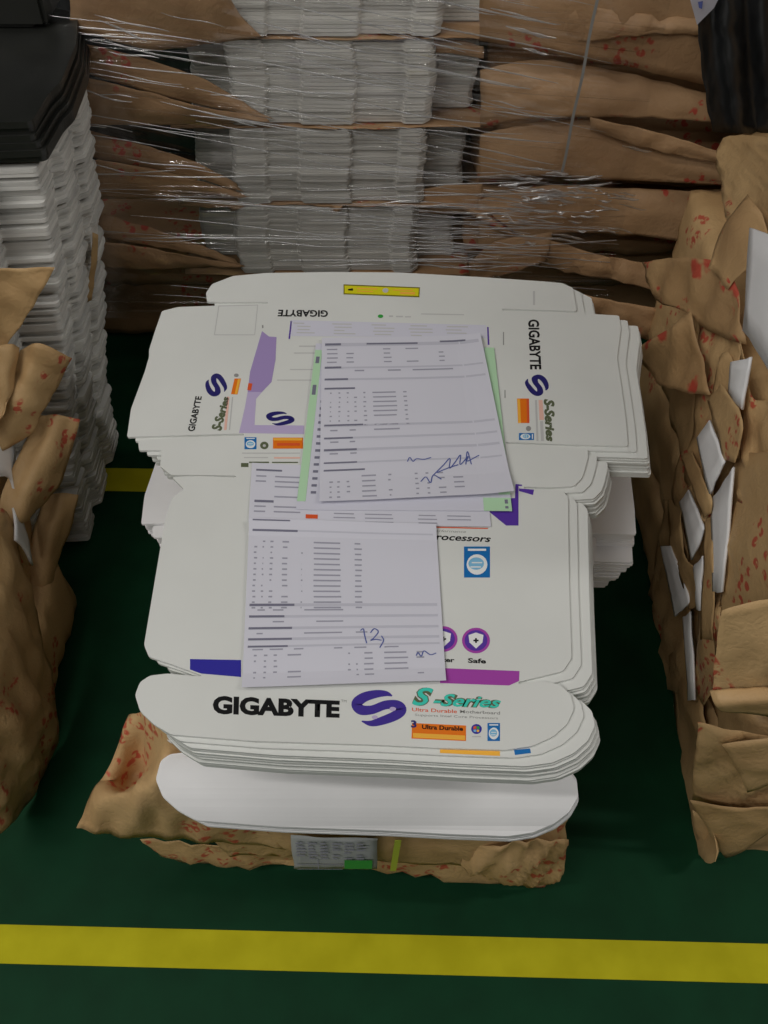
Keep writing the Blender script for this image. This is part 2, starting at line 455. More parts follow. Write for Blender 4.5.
def text_polys(s, bold=.0, shear=0.0):
    c = bpy.data.curves.new('lettering', 'FONT'); c.body = s; c.offset = bold; c.shear = shear; c.resolution_u = 3
    o = bpy.data.objects.new('lettering', c); COL.objects.link(o)
    bpy.context.view_layer.update()
    me = bpy.data.meshes.new_from_object(o.evaluated_get(bpy.context.evaluated_depsgraph_get()))
    bpy.data.objects.remove(o); bpy.data.curves.remove(c)
    return me
def text(name, s, quad, mat, k=0, bold=.0, shear=0.0, parent=None, surf=None):
    me = text_polys(s, bold, shear); me.name = name
    xs = [v.co.x for v in me.vertices]; ys = [v.co.y for v in me.vertices]
    x0, x1, y0, y1 = min(xs), max(xs), min(ys), max(ys)
    for v in me.vertices:
        u, t = (v.co.x-x0)/(x1-x0), 1-(v.co.y-y0)/(y1-y0)
        if surf: v.co = surf(quad, u, t)
        else: v.co = Pz(*quad_map(quad, u, t), ZP[k])
    me.materials.clear()
    return link(name, me, M[mat], parent or top)
def ribbon(pts, n=6):
    """closed outline of a stroke with changing width; pts = (x, y, width)"""
    sp = spline([Vector(p) for p in pts], n)
    L_, R_ = [], []
    for i, p in enumerate(sp):
        d = sp[min(i+1, len(sp)-1)]-sp[max(i-1, 0)]
        nrm = Vector((-d.y, d.x)); nrm.normalize()
        L_.append((p.x+nrm.x*p.z/2, p.y+nrm.y*p.z/2)); R_.append((p.x-nrm.x*p.z/2, p.y-nrm.y*p.z/2))
    return L_, R_
EMB = [(235,70,6),(208,60,24),(162,62,36),(108,78,44),(76,106,48),(94,134,46),(145,134,40),(205,112,40),(256,112,44),(276,134,48),(250,160,44),(190,184,38),(140,196,26),(98,186,5)]
def emblem(quad, k=1, accents=True):
    Lr, Rr = ribbon(EMB)
    nrmz = lambda p: ((p[0]-50)/250, (p[1]-45)/163)
    bm = bmesh.new()
    for i in range(len(Lr)-1):
        q = [quad_map(quad, *nrmz(p)) for p in (Lr[i], Lr[i+1], Rr[i+1], Rr[i])]
        vs = [bm.verts.new(Pz(*p, ZP[k])) for p in q]
        try: bm.faces.new(vs)
        except ValueError: pass
    bmesh.ops.remove_doubles(bm, verts=bm.verts, dist=1e-6)
    for f_ in bm.faces:
        f_.normal_update()
        if f_.normal.z < 0: f_.normal_flip()
    e = from_bm('printed_emblem', bm, M['violet'] if accents else M['navy'], top)
    if accents:
        pl = []
        for cx, cy, r in ((157, 168, 11), (238, 130, 12)):
            pts = [(cx+r*1.25*math.cos(a), cy+r*.8*math.sin(a)) for a in [i*math.pi/7 for i in range(14)]]
            pl.append([quad_map(quad, *nrmz(p)) for p in pts])
        prt('emblem_dot', pl, 'lilac2', k+1)
    return e
def disc(cx, cy, rx, ry, a0=0, a1=2*math.pi, n=20):
    return [(cx+rx*math.cos(a0+(a1-a0)*i/n), cy+ry*math.sin(a0+(a1-a0)*i/n)) for i in range(n)]
def badge(x0, y0, x1, y1, quadf=None):
    """blue badge with a white swirl"""
    g = quadf or (lambda u, v: (x0+(x1-x0)*u, y0+(y1-y0)*v))
    b_ = prt('badge', [[g(0, 0), g(1, 0), g(1, 1), g(0, 1)]], 'blue', 1)
    prt('badge_swirl', [[g(.5+.40*math.cos(a), .58+.33*math.sin(a)) for a in [i*math.pi/10 for i in range(20)]]], 'whiteink', 2, b_)
    prt('badge_swirl', [[g(.47+.30*math.cos(a), .55+.20*math.sin(a)) for a in [i*math.pi/10 for i in range(20)]]], 'sky', 3, b_)
    prt('badge_text', [[g(.15, .07), g(.85, .07), g(.85, .14), g(.15, .14)], [g(.3, .5), g(.7, .5), g(.7, .54), g(.3, .54)], [g(.25, .64), g(.65, .64), g(.65, .68), g(.25, .68)]], 'whiteink', 4, b_)

# front flap
text('printed_lettering', 'GIGABYTE', [(213,695.5),(340,700.5),(339.5,718),(212.5,714)], 'blackink', 1, bold=.05)
text('trademark_sign', 'TM', [(341,699.5),(346.5,700),(346.5,702.5),(341,702)], 'greyink', 1)
emblem([(351,690),(406.5,690.5),(406.5,726),(351,726)])
for nm, mt, k, bo in (('series_outline', 'olive', 1, .085), ('series_lettering', 'foil', 2, .02)):
    text(nm, 'S', [(413-(.6 if k == 1 else 0),687-(.5 if k == 1 else 0)),(433.5,688),(431.5+(.6 if k == 1 else 0),706+(.7 if k == 1 else 0)),(412,705.5)], mt, k, bold=bo, shear=.3)
    text(nm, '-Series', [(434,693-(.4 if k == 1 else 0)),(501.5,697),(500.5,708+(.6 if k == 1 else 0)),(433,706)], mt, k, bold=bo, shear=.3)
text('printed_tagline', 'Ultra Durable', [(412,707.6),(457,709.6),(457,713.2),(412,711.2)], 'redor', 1, bold=.01)
text('printed_tagline', 'Motherboard', [(460,709.8),(500,711.5),(500,714.6),(460,713)], 'greyink', 1, bold=.01)
text('printed_tagline', 'Supports Intel Core Processors', [(415,713.6),(498,717),(498,720),(415,716.6)], 'greyink', 1)
prt('durable_badge', [[(412,723),(466,725.5),(466,741),(411.5,738.5)]], 'orange', 1)
prt('badge_band', [[(413,733),(465,735.5),(465,740),(413,737.5)]], 'amber', 2)
text('badge_lettering', 'Ultra Durable', [(422,724.5),(463,726.5),(463,731),(422,729)], 'blackink', 3, bold=.03)
text('badge_numeral', '3', [(411,720),(416.5,720.5),(416.5,728),(411,727.5)], 'navy', 3, bold=.04)
prt('round_badge', [disc(476.5, 729, 5.3, 5)], 'royal', 1)
prt('badge_flag', [[(473.5,726.5),(476.2,725.8),(476.2,728.8),(473.3,729.2)]], 'redor', 2); prt('badge_flag', [[(476.8,726),(479.5,726.6),(479.3,729.3),(476.8,728.9)]], 'greenink', 2)
prt('badge_flag', [[(473.3,729.8),(476.2,729.4),(476.2,732),(473.8,731.8)]], 'sky', 2); prt('badge_flag', [[(476.8,729.5),(479.4,729.9),(479,732),(476.8,732)]], 'amber', 2)
prt('badge_text', [rect(472, 736, 481, 737.2)], 'palegrey', 1)
badge(487.5, 723, 500, 741)
# lid
prt('blue_band', [[(190,659),(241,660),(241,677),(201,673.5),(190,669.5)]], 'royal', 1)
prt('purple_band', [[(440,668),(519.5,671),(519,681),(509,685.5),(440,683)]], 'purple', 1)
prt('purple_corner', [[(515.5,484),(522,484.6),(522,486),(518.5,486),(518.5,490),(518.5,525.5),(506,525.5),(486,509),(486,500),(515,498)]], 'deep', 1)
prt('purple_corner', [[(519,488.4),(534,489.6),(533,495),(519,491)]], 'deep', 1)
text('printed_caption', 'processors', [(428,535),(491,537.6),(490,544.2),(428,541.5)], 'blackink', 1, bold=.02, shear=.2)
prt('caption_rule', [[(430,526.5),(488,528),(488,529),(430,527.6)]], 'redor', 1)
text('printed_caption', 'performance', [(432,529.5),(466,530.5),(466,533.5),(432,532.5)], 'greyink', 1, shear=.2)
badge(464, 546.5, 490, 577.5)
for cx, cy in ((443.5, 639), (476, 640.5)):
    ic = prt('round_icon', [disc(cx, cy, 14, 12.8, n=28)], 'purple', 1)
    prt('icon_ring', [disc(cx, cy, 11.4, 10.4, n=28)], 'deep', 2, ic)
    prt('icon_shield', [[(cx-7.5, cy-5.5),(cx, cy-8),(cx+7.5, cy-5.5),(cx+6.5, cy+2),(cx, cy+8),(cx-6.5, cy+2)]], 'whiteink', 3, ic)
    prt('icon_mark', [rect(cx-2.6, cy-.8, cx+2.6, cy+.8), rect(cx-.9, cy-2.4, cx+.9, cy+2.4)], 'blackink', 4, ic)
text('printed_caption', 'Safe', [(468,658),(486,658.8),(486,663.6),(468,662.8)], 'blackink', 1, bold=.03)
text('printed_caption', 'Faster', [(431,657),(454.5,657.8),(454.5,662.4),(431,661.6)], 'blackink', 1, bold=.03)
# left dust flap
text('printed_lettering', 'GIGABYTE', [(187.5,431),(195.5,396),(202,396.5),(194.5,431.5)], 'blackink', 1, bold=.03)
emblem([(206,397),(205,374),(226,373),(227.5,396)], 1, False)
text('series_lettering', 'S-Series', [(210.5,430),(222.5,396.5),(229.5,397),(221.5,431)], 'olive', 1, bold=.05, shear=.2)
prt('durable_badge', [[(234.5,378.5),(241,378.5),(237.5,394.5),(231,394)]], 'orange', 1)
prt('badge_band', [[(238,379),(240.5,379),(237,394),(234.7,394)]], 'amber', 2)
prt('printed_tagline', [[(227,396.5),(229.6,396.8),(226.5,430),(224,430)]], 'pink', 1); prt('printed_tagline', [[(232,397),(233.2,397),(230,430),(228.8,430)]], 'palegrey', 1)
prt('round_badge', [disc(236.3, 375.3, 2.4, 1.8)], 'greyink', 1)
prt('printed_outline', [[(218.5,305.6),(258,304.6),(258,305.4),(219,306.4)], [(218.5,305.6),(219.3,305.6),(214.8,335),(214,335)], [(214,334.4),(254.5,334.4),(254.5,335.2),(214,335.2)], [(257.3,305),(258,305),(255,335),(254.3,335)]], 'palegrey', 1)
# right dust flap
text('printed_lettering', 'GIGABYTE', [(539,319.5),(541.5,369.5),(530,369.5),(528,319.5)], 'blackink', 1, bold=.03)
emblem([(547,374),(550,396),(527,396),(524,375)], 1, False)
text('series_lettering', 'S-Series', [(554.5,399),(555,441.5),(546,441.5),(543.5,399)], 'olive', 1, bold=.05, shear=.2)
prt('printed_tagline', [[(538.5,400),(542.5,400),(544,420),(539.5,420)]], 'pink', 1); prt('printed_tagline', [[(535,400),(537,400),(538.5,441),(536.5,441)], [(540,421),(543,421),(544,441),(541,441)]], 'palegrey', 1)
prt('durable_badge', [[(517,398.5),(529,398.5),(529.5,423),(518,423)]], 'orange', 1); prt('badge_band', [[(517.3,399),(520,399),(521,423),(518.3,423)]], 'amber', 2); prt('badge_band', [[(526.5,399),(529,399),(529.4,423),(527,423)]], 'redor', 2)
prt('round_badge', [disc(528.5, 428.5, 2.6, 2.6)], 'greyink', 1)
badge(0, 0, 0, 0, lambda u, v: (534-15*v, 433+7*u))
# base panel, back wall and top flap
prt('printed_swoosh', [[(262,331),(269,336.5),(276.5,337),(275.5,360),(271.5,382),(262,392),(247.6,392),(250,372)]], 'lilac', 1)
prt('printed_swoosh', [[(262,392),(256,399),(254.5,425),(304,425.5),(304,434),(239,433),(245,407),(247.6,392)]], 'lilac2', 1)
prt('durable_badge', [[(248.5,383),(252.5,383.5),(251,390.5),(247.3,390)]], 'redor', 2)
emblem([(265,411),(294,412),(295,426),(267,425)], 2, False)
text('printed_lettering', 'GIGABYTE', [(328,317),(277.5,316.4),(278.5,309.6),(328,310.2)], 'blackink', 1, bold=.03)
prt('printed_table', [[(291,320),(486,325),(487,338),(290,336)]], 'paperB', 1)
rows = []
for r in range(4):
    for c in range(5):
        x = 296+c*38+rnd.uniform(-3, 3); y = 322.5+r*3.2+c*.9
        rows.append(rect(x, y, x+rnd.uniform(10, 24), y+1.0, .3))
prt('table_print', rows, 'palegrey', 2)
prt('purple_rule', [[(290.5,321),(292,321),(290,339),(288.5,339)], [(487,327),(488.6,327),(489.4,345),(487.8,345)]], 'deep', 1)
prt('small_print', [rect(299, 345.6, 320, 346.8), rect(294, 352.5, 318, 353.5), rect(290, 369, 316, 370), rect(277, 379.6, 314, 380.6)], 'palegrey', 1)
prt('green_dot', [disc(380.5, 316.2, 2.8, 1.8)], 'greenink', 1)
prt('small_print', [rect(389, 315.4, 393, 317), rect(396, 315.8, 403, 317.2), rect(405, 316.2, 411, 317.4), rect(421, 313.4, 464, 314.4, .8)], 'palegrey', 1)
stk = prt('sticker', [[(343.5,284.3),(420,287.3),(419.3,297.3),(343.5,294.3)]], 'stickerd', 1)
prt('sticker_face', [[(344.6,285.6),(418.9,288.4),(418.3,296),(344.6,293.2)]], 'sticker', 2, stk)
prt('sticker_mark', [[(348,289),(353,288.2),(353,290.6),(348,290.4)]], 'blackink', 3, stk); prt('sticker_mark', [disc(385.5, 290.4, 3, 2.3)], 'palegrey', 3, stk)
prt('sticker_text', [rect(357, 287.8, 377, 289, .6), rect(357, 290.6, 373, 291.6, .5), rect(393, 289.4, 413, 290.4, .6), rect(400, 291.6, 415, 294.2, .4)], 'amber', 3, stk)
badge(244.5, 437.2, 256.5, 449.2)
prt('round_badge', [disc(264.3, 445.4, 4.2, 3.8)], 'olive', 1); prt('badge_flag', [disc(264.3, 445.6, 1.6, 1.4)], 'palegrey', 2)
prt('durable_badge', [rect(273, 437.6, 303, 448.6)], 'orange', 1); prt('badge_band', [rect(273.6, 438.2, 302, 440.4)], 'amber', 2); prt('badge_band', [rect(277, 443, 300, 445.6)], 'redor', 2)
prt('small_print', [rect(242, 452.6, 300, 453.6)], 'palegrey', 1); prt('small_print', [rect(244, 457, 268, 458)], 'palegrey', 1); prt('small_print', [rect(274, 457, 300, 458.6)], 'pink', 1)
prt('dark_print', [rect(249, 461.6, 269, 463), rect(272, 461.8, 298, 463), rect(241, 463, 248.5, 467)], 'olive', 1)
prt('small_print', [rect(533, 291, 535, 305)], 'palegrey', 1)
prt('small_print', [rect(262, 325, 263.4, 328), rect(503, 332, 504, 345), rect(504.5, 390, 505.5, 398)], 'greyink', 1)
# print showing at the lip of the second carton
def prt2(name, pts, mat, dz=.00015):
    z = ZT-TH-PITCHZ+TH+dz
    bm = bmesh.new(); flat(bm, pts, z)
    o = from_bm(name, bm, M[mat]); o.parent = second
    o.matrix_parent_inverse = second.matrix_basis.inverted()
    return o
prt2('durable_badge', [(440,747.5),(500,750.5),(500,756),(440,753)], 'amber'); prt2('badge', [(514,750),(530,748.5),(531,753),(515,755)], 'blue')

# ------------------------------------------------------------------ documents on the carton
def doc(corners, z, mat, label, group=None, curl=None, name='document_sheet'):
    """a sheet of paper; returns the object and its surface function"""
    def surf(u, v, e=0.0):
        x, y = quad_map(corners, u, v)
        dz = .0009 + .0006*math.sin(u*5+z*900)*math.sin(v*4+1) + (curl(u, v) if curl else 0)
        return Pz(x, y, z) + Vector((0, 0, dz + e))
    bm = bmesh.new(); nu, nv = 18, 22
    V = [[bm.verts.new(surf(i/nu, j/nv)) for j in range(nv+1)] for i in range(nu+1)]
    for i in range(nu):
        for j in range(nv): bm.faces.new((V[i][j], V[i][j+1], V[i+1][j+1], V[i+1][j]))
    bmesh.ops.recalc_face_normals(bm, faces=bm.faces)
    if bm.faces[0].normal.z < 0: bmesh.ops.reverse_faces(bm, faces=bm.faces[:])
    bmesh.ops.solidify(bm, geom=bm.faces[:], thickness=.0001)
    o = from_bm(name, bm, M[mat])
    return tag(o, label, 'paper', group), surf
def marks(name, surf, rects, mat, parent, e=.0003):
    bm = bmesh.new()
    for (u0, v0, u1, v1) in rects:
        n = max(1, int((u1-u0)/.06))
        for i in range(n):
            a, b = u0+(u1-u0)*i/n, u0+(u1-u0)*(i+1)/n
            vs = [bm.verts.new(surf(*p, e)) for p in ((a, v1), (b, v1), (b, v0), (a, v0))]
            bm.faces.new(vs)
    return from_bm(name, bm, M[mat], parent)
def each(name, surf, rects, mat, parent, e=.0003):
    for r_ in rects: marks(name, surf, [r_], mat, parent, e)
def strokes(name, surf, lines, width, mat, parent, e=.0004):
    bm = bmesh.new()
    for ln in lines:
        sp = spline([Vector((p[0], p[1], 0)) for p in ln], 6)
        for i in range(len(sp)-1):
            d = (sp[i+1]-sp[i]); d = Vector((-d.y, d.x)).normalized()*width/2 if d.length else Vector((0, 0))
            q = [(sp[i].x+d.x, sp[i].y+d.y), (sp[i].x-d.x, sp[i].y-d.y), (sp[i+1].x-d.x, sp[i+1].y-d.y), (sp[i+1].x+d.x, sp[i+1].y+d.y)]
            try: bm.faces.new([bm.verts.new(surf(*p, e)) for p in q])
            except ValueError: pass
    for f_ in bm.faces:
        f_.normal_update()
        if f_.normal.z < 0: f_.normal_flip()
    return from_bm(name, bm, M[mat], parent)
def table_rows(v0, dv, n, cols, fill=.8):
    out = []
    for r in range(n):
        for (a, b) in cols:
            if rnd.random() < fill: out.append((a+rnd.uniform(0, .004), v0+r*dv, b-rnd.uniform(0, .008), v0+r*dv+dv*.28))
    return out
# C: sheet crossing under the others
oC, sC = doc([(252,463),(486,476),(491,527.5),(248.5,523)], ZT+.0008, 'paper', 'white form lying crosswise, mostly covered by the two large printed sheets')
marks('printed_text', sC, table_rows(.12, .085, 9, [(.02, .07), (.10, .22)], .8)+table_rows(.8, .07, 3, [(.35, .44), (.48, .6), (.7, .78), (.82, .92)], .8), 'ink', oC)
each('printed_heading', sC, [(.02, .10, .13, .13), (.02, .62, .10, .66), (.02, .95, .2, .97)], 'inkd', oC)
marks('red_stamp', sC, [(.235, .84, .285, .91)], 'redor', oC)
# B: form with green margins
oB, sB = doc([(316,344),(494,348),(512,512),(296,510)], ZT+.0018, 'paperB', 'white form with pale green margins, tucked under the upper printed sheet')
each('green_margin', sB, [(0, .04, .04, .95), (.945, 0, 1, .9), (.87, .92, 1, 1)], 'greenpaper', oB)
marks('printed_text', sB, [(.06, .30+.042*i, .085, .315+.042*i) for i in range(15)] + [(.01, .08, .03, .12), (.01, .25, .03, .31), (.95, .12, .97, .16), (.95, .55, .97, .58), (.97, .93, .985, .955), (.97, .97, .985, .985)], 'inkd', oB)
# D: lower sheet
oD, sD = doc([(249.5,521),(436,526.5),(446,682.5),(242,689)], ZT+.0026, 'paper', 'lower printed sheet with handwritten 12, over the lid panel of the top carton',
             curl=lambda u, v: .004*max(0, .08-v)/.08 + .003*max(0, v-.92)/.08)
cols = [(.03, .05), (.075, .09), (.115, .135), (.18, .215), (.28, .29), (.345, .49), (.56, .60)]
marks('printed_text', sD, table_rows(.12, .033, 13, cols, .92) + table_rows(.53, .03, 1, [(.06, .1), (.14, .2), (.3, .5), (.6, .85)]) +
      table_rows(.60, .03, 1, [(.06, .1), (.14, .2), (.36, .5)]) + table_rows(.67, .03, 1, [(.06, .1), (.16, .24), (.3, .5), (.56, .62)]) +
      table_rows(.80, .034, 5, [(.05, .07), (.1, .12), (.15, .17), (.22, .29), (.52, .535), (.56, .575), (.6, .65), (.70, .82), (.86, .9)], .75) + table_rows(.765, .03, 1, [(.04, .1), (.13, .2), (.25, .3), (.45, .5), (.55, .62), (.7, .78), (.83, .9)]), 'ink', oD)
each('printed_band', sD, [(.02, .495, .98, .512), (.02, .565, .98, .58), (.02, .635, .98, .65), (.02, .70, .98, .716), (.02, .745, .98, .757), (.02, .055, .98, .064)], 'inkbar', oD)
each('printed_heading', sD, [(.02, .497, .25, .511), (.02, .566, .2, .579), (.02, .636, .24, .649), (.02, .702, .24, .714), (.02, .746, .22, .757), (.02, .056, .26, .067), (.02, .005, .22, .012)], 'inkd', oD, .00045)
strokes('handwriting', sD, [[(.585, .665), (.60, .655), (.605, .69), (.615, .745)], [(.635, .68), (.655, .655), (.675, .675), (.65, .715), (.635, .728), (.66, .722), (.69, .728)], [(.69, .70), (.70, .73), (.68, .775)],
                            [(.86, .83), (.87, .81), (.885, .835), (.90, .80), (.93, .825), (.96, .815)]], .006, 'pen', oD)
# A: upper sheet
oA, sA = doc([(322,338.5),(480,335.5),(513.5,496),(319.5,503.5)], ZT+.0034, 'paper', 'upper printed sheet with blue signature scribble, top of the papers',
             curl=lambda u, v: .006*max(0, v-.85)/.15*(.4+.6*abs(u-.3)) + .0035*max(0, u-.86)/.14)
cols = [(.05, .065), (.10, .115), (.15, .165), (.19, .21), (.245, .265), (.30, .44), (.48, .505)]
marks('printed_text', sA, table_rows(.07, .026, 4, [(.03, .10), (.15, .20), (.38, .43), (.52, .6), (.72, .76)], .75) + table_rows(.20, .03, 1, [(.04, .1), (.2, .26), (.4, .48), (.55, .8)]) +
      table_rows(.335, .028, 8, cols, .95) + table_rows(.56, .03, 1, [(.05, .1), (.16, .2), (.3, .45), (.5, .85)]) + table_rows(.63, .03, 1, [(.05, .1), (.16, .2), (.3, .45)]) +
      table_rows(.70, .03, 1, [(.05, .1), (.16, .2), (.3, .45)]) + table_rows(.84, .033, 5, [(.05, .07), (.09, .11), (.14, .16), (.22, .3), (.36, .38), (.5, .52), (.56, .58), (.62, .66), (.7, .76)], .7), 'ink', oA)
each('printed_band', sA, [(.02, .035, .98, .055), (.02, .18, .98, .19), (.02, .25, .98, .262), (.02, .53, .98, .543), (.02, .605, .98, .617), (.02, .675, .98, .69), (.02, .755, .98, .765)], 'inkbar', oA)
each('printed_heading', sA, [(.02, .037, .12, .05), (.28, .037, .6, .047), (.74, .03, .9, .04), (.02, .178, .12, .19), (.02, .25, .16, .261), (.02, .306, .2, .316), (.02, .528, .24, .538), (.02, .606, .18, .616), (.02, .676, .2, .688), (.02, .755, .2, .764), (.02, .80, .24, .81)], 'inkd', oA, .00045)
strokes('handwriting', sA, [[(.47, .77), (.485, .745), (.50, .77), (.52, .755), (.56, .76), (.60, .75)], [(.60, .86), (.66, .80), (.70, .76), (.69, .82), (.72, .79), (.76, .74), (.75, .80), (.80, .75), (.79, .78), (.86, .745)],
                            [(.53, .90), (.56, .87), (.58, .91), (.60, .86), (.64, .89)], [(.62, .845), (.68, .82), (.74, .80)], [(.78, .80), (.80, .72), (.81, .80)]], .006, 'pen', oA)

# ------------------------------------------------------------------ centre pile: what lies below
# inner bundle, set back and in shade
for i in range(18):
    bm = None
    if i == 0:
        bm = bmesh.new()
        poly_bm(bm, round_poly([(-.19, -.27), (.19, -.27), (.20, -.1), (.20, .1), (.17, .12), (.17, .33), (-.17, .33), (-.17, .12), (-.20, .1), (-.20, -.1)], .01), 0, .0058)
        me_inner = bpy.data.meshes.new('shaded_blank'); bm.to_mesh(me_inner); bm.free(); me_inner.materials.append(M['blank'])
    sheet(me_inner, (PC.x+rnd.uniform(-.004, .004), PC.y+rnd.uniform(-.004, .004), .403+.0060*i), rnd.uniform(-.01, .01),
          'white carton blank set back in shade between upper and lower cartons of the pile', 'shaded inner blanks')
# lower cartons with a drooping front flap
def bend(p):
    """front flap of the lower blanks droops"""
    y0 = -.320
    if p.y < y0:
        s = y0-p.y; a = min(.72, s*9)
        return Vector((p.x, y0 - s*math.cos(a*.8), p.z - s*math.sin(a*.8)*.95))
    return p
LOW = []
for (x, y) in OUTL:
    LOW.append((x*1.07+.026, y-.026))
bm = bmesh.new(); poly_bm(bm, round_poly(LOW, .003, 2), 0, .003)
for k in range(12):
    yy = -.318-.010*k
    bmesh.ops.bisect_plane(bm, geom=bm.verts[:]+bm.edges[:]+bm.faces[:], plane_co=(0, yy, 0), plane_no=(0, 1, 0))
for v in bm.verts: v.co = bend(v.co)
me_low = bpy.data.meshes.new('lower_blank'); bm.to_mesh(me_low); bm.free(); me_low.materials.append(M['bluewhite'])
for i in range(12):
    sheet(me_low, (PC.x-.012+rnd.uniform(-.002, .002)*(i > 0)+.0004*i, PC.y+.008+(min(i, 2)*.004+rnd.uniform(0, .002))*(i > 0), .399-.0033*i), rnd.uniform(-.004, .004)*(i > 0)-.004,
          'white carton blank with rounded drooping front flap, low in the centre pile' if i else 'white carton blank topmost of the low ones, broad plain front flap drooping',
          'drooping lower blanks' if i else None)
LOW2 = [(max(-.25, p[0]), p[1]) for p in LOW if p[1] > -.245]
LOW2 = [p for i, p in enumerate(LOW2) if p != LOW2[i-1]]
me_low2 = carton_mesh('under_blank', M['bluewhite'], LOW2, .003)
for i in range(15):
    sheet(me_low2, (PC.x-.010-.0022*i+rnd.uniform(-.002, .002), PC.y-.012+rnd.uniform(-.003, .003), .3585-.0036*i), rnd.uniform(-.004, .004),
          'white carton blank in the stepped layers under the low drooping blanks', 'stepped under blanks')
Z_LOW = .300
# paper-wrapped bundles carrying the pile
wA = empty('wrapped_bundle', (-.02, .85, .185), 'brown paper bundle under the white cartons, red stamps on its pointed left wing', 'paper bundle')
block('paper_body', -.245, .225, .555, 1.16, .186, Z_LOW-.004, M['kraft'], wA, .005, 1.0)
patch('wing_flap', [[Py(130, 714, .60), Py(146, 712, .575), Py(164, 716, .545), Py(198, 738, .52), Py(240, 770, .52)],
                    [Py(108, 768, .555), Py(140, 775, .565), Py(166, 752, .520), Py(215, 785, .51), Py(260, 812, .505)],
                    [Py(86, 800, .525), Py(122, 793, .50), Py(160, 788, .485), Py(205, 806, .488), Py(280, 828, .50)],
                    [Py(75, 831, .50), Py(115, 836, .496), Py(155, 839, .492), Py(205, 842, .488), Py(285, 847, .50)]], M['kraft_red'], wA, sub=8, amp=.009, seed=2.2)
patch('front_fold', [[Py(205, 815, .51), Py(300, 822, .50), Py(420, 826, .50), Py(520, 822, .505), Py(567, 820, .53)],
                     [Py(215, 842, .505), Py(300, 846, .495), Py(420, 850, .492), Py(520, 850, .497), Py(567, 846, .52)],
                     [Py(230, 856, .51), Py(310, 856, .503), Py(420, 864, .498), Py(520, 866, .50), Py(560, 866, .52)]], M['kraft'], wA, sub=7, amp=.008, seed=4.1)
wB = empty('wrapped_bundle', (-.02, .85, 0), 'brown paper bundle on the green floor at the bottom of the centre pile', 'paper bundle')
block('paper_body', -.225, .215, .56, 1.15, .004, .178, M['kraft'], wB, .005, 6.0)
patch('front_fold', [[Py(140, 838, .525), Py(230, 848, .515), Py(330, 850, .51), Py(430, 852, .505), Py(520, 850, .50), Py(568, 840, .515)],
                     [Py(165, 858, .53), Py(235, 862, .52), Py(330, 862, .515), Py(430, 870, .505), Py(520, 872, .50), Py(563, 864, .515)],
                     [Py(200, 864, .54), Py(240, 864, .53), Py(330, 863, .525), Py(430, 877, .515), Py(525, 884, .507), Py(548, 886, .515)]], M['kraft_red'], wB, sub=7, amp=.010, seed=8.3)
patch('corner_fold', [[Py(470, 848, .493), Py(520, 842, .485), Py(568, 838, .50)],
                      [Py(462, 866, .492), Py(515, 870, .48), Py(566, 858, .50)],
                      [Py(500, 880, .498), Py(535, 887, .49), Py(556, 880, .505)]], M['kraft_red'], wB, sub=8, amp=.012, seed=9.9, f=20)
# label hanging at the front
lb = Py(290, 836, .482), Py(378, 838, .478), Py(376, 869, .474), Py(294, 869, .478)
lab_o = patch('shipping_label', [[lb[0], lb[0].lerp(lb[1], .5), lb[1]], [lb[0].lerp(lb[3], .5)+Vector((0, -.002, 0)), (lb[0]+lb[1]+lb[2]+lb[3])/4+Vector((0, -.003, 0)), lb[1].lerp(lb[2], .5)], [lb[3], lb[3].lerp(lb[2], .5), lb[2]]], M['labelpaper'], None, sub=5, amp=.001, seed=1, thick=.0002)
tag(lab_o, 'white printed label with a green block hanging below the drooping flap', 'label')
def lsurf(u, v, e): 
    return lb[0].lerp(lb[1], u).lerp(lb[3].lerp(lb[2], u), v) + Vector((0, -.0045-e, .002))
def lmarks(name, rects, mat):
    bm = bmesh.new()
    for (a, b, c, d) in rects: bm.faces.new([bm.verts.new(lsurf(*p, 0)) for p in ((a, d), (c, d), (c, b), (a, b))])
    return from_bm(name, bm, M[mat], lab_o)
lmarks('green_block', [(.62, .62, .95, .90)], 'greenink')
lmarks('printed_text', [(.06+.14*i, .1+.09*j, .06+.14*i+rnd.uniform(.06, .12), .1+.09*j+.04) for i in range(6) for j in range(6) if rnd.random() < .85] + [(.05, .75, .6, .77), (.05, .9, .6, .92), (.3, .6, .31, .92)], 'ink')
st = Py(398, 838, .485), Py(393, 868, .483)
bm = bmesh.new()
for (a, b) in ((0, .006), ):
    vs = [Vector((p.x+dx, p.y+dy, p.z)) for p in st for dx, dy in ((-.004, -.004), (.004, -.004), (.004, -.0025), (-.004, -.0025))]
    V = [bm.verts.new(v) for v in vs]
    for q in ((0, 1, 5, 4), (1, 2, 6, 5), (2, 3, 7, 6), (3, 0, 4, 7), (0, 3, 2, 1), (4, 5, 6, 7)): bm.faces.new([V[i] for i in q])
bmesh.ops.recalc_face_normals(bm, faces=bm.faces)
tag(from_bm('packing_strap', bm, M['limestrap']), 'short lime green strap end beside the hanging label', 'strap')

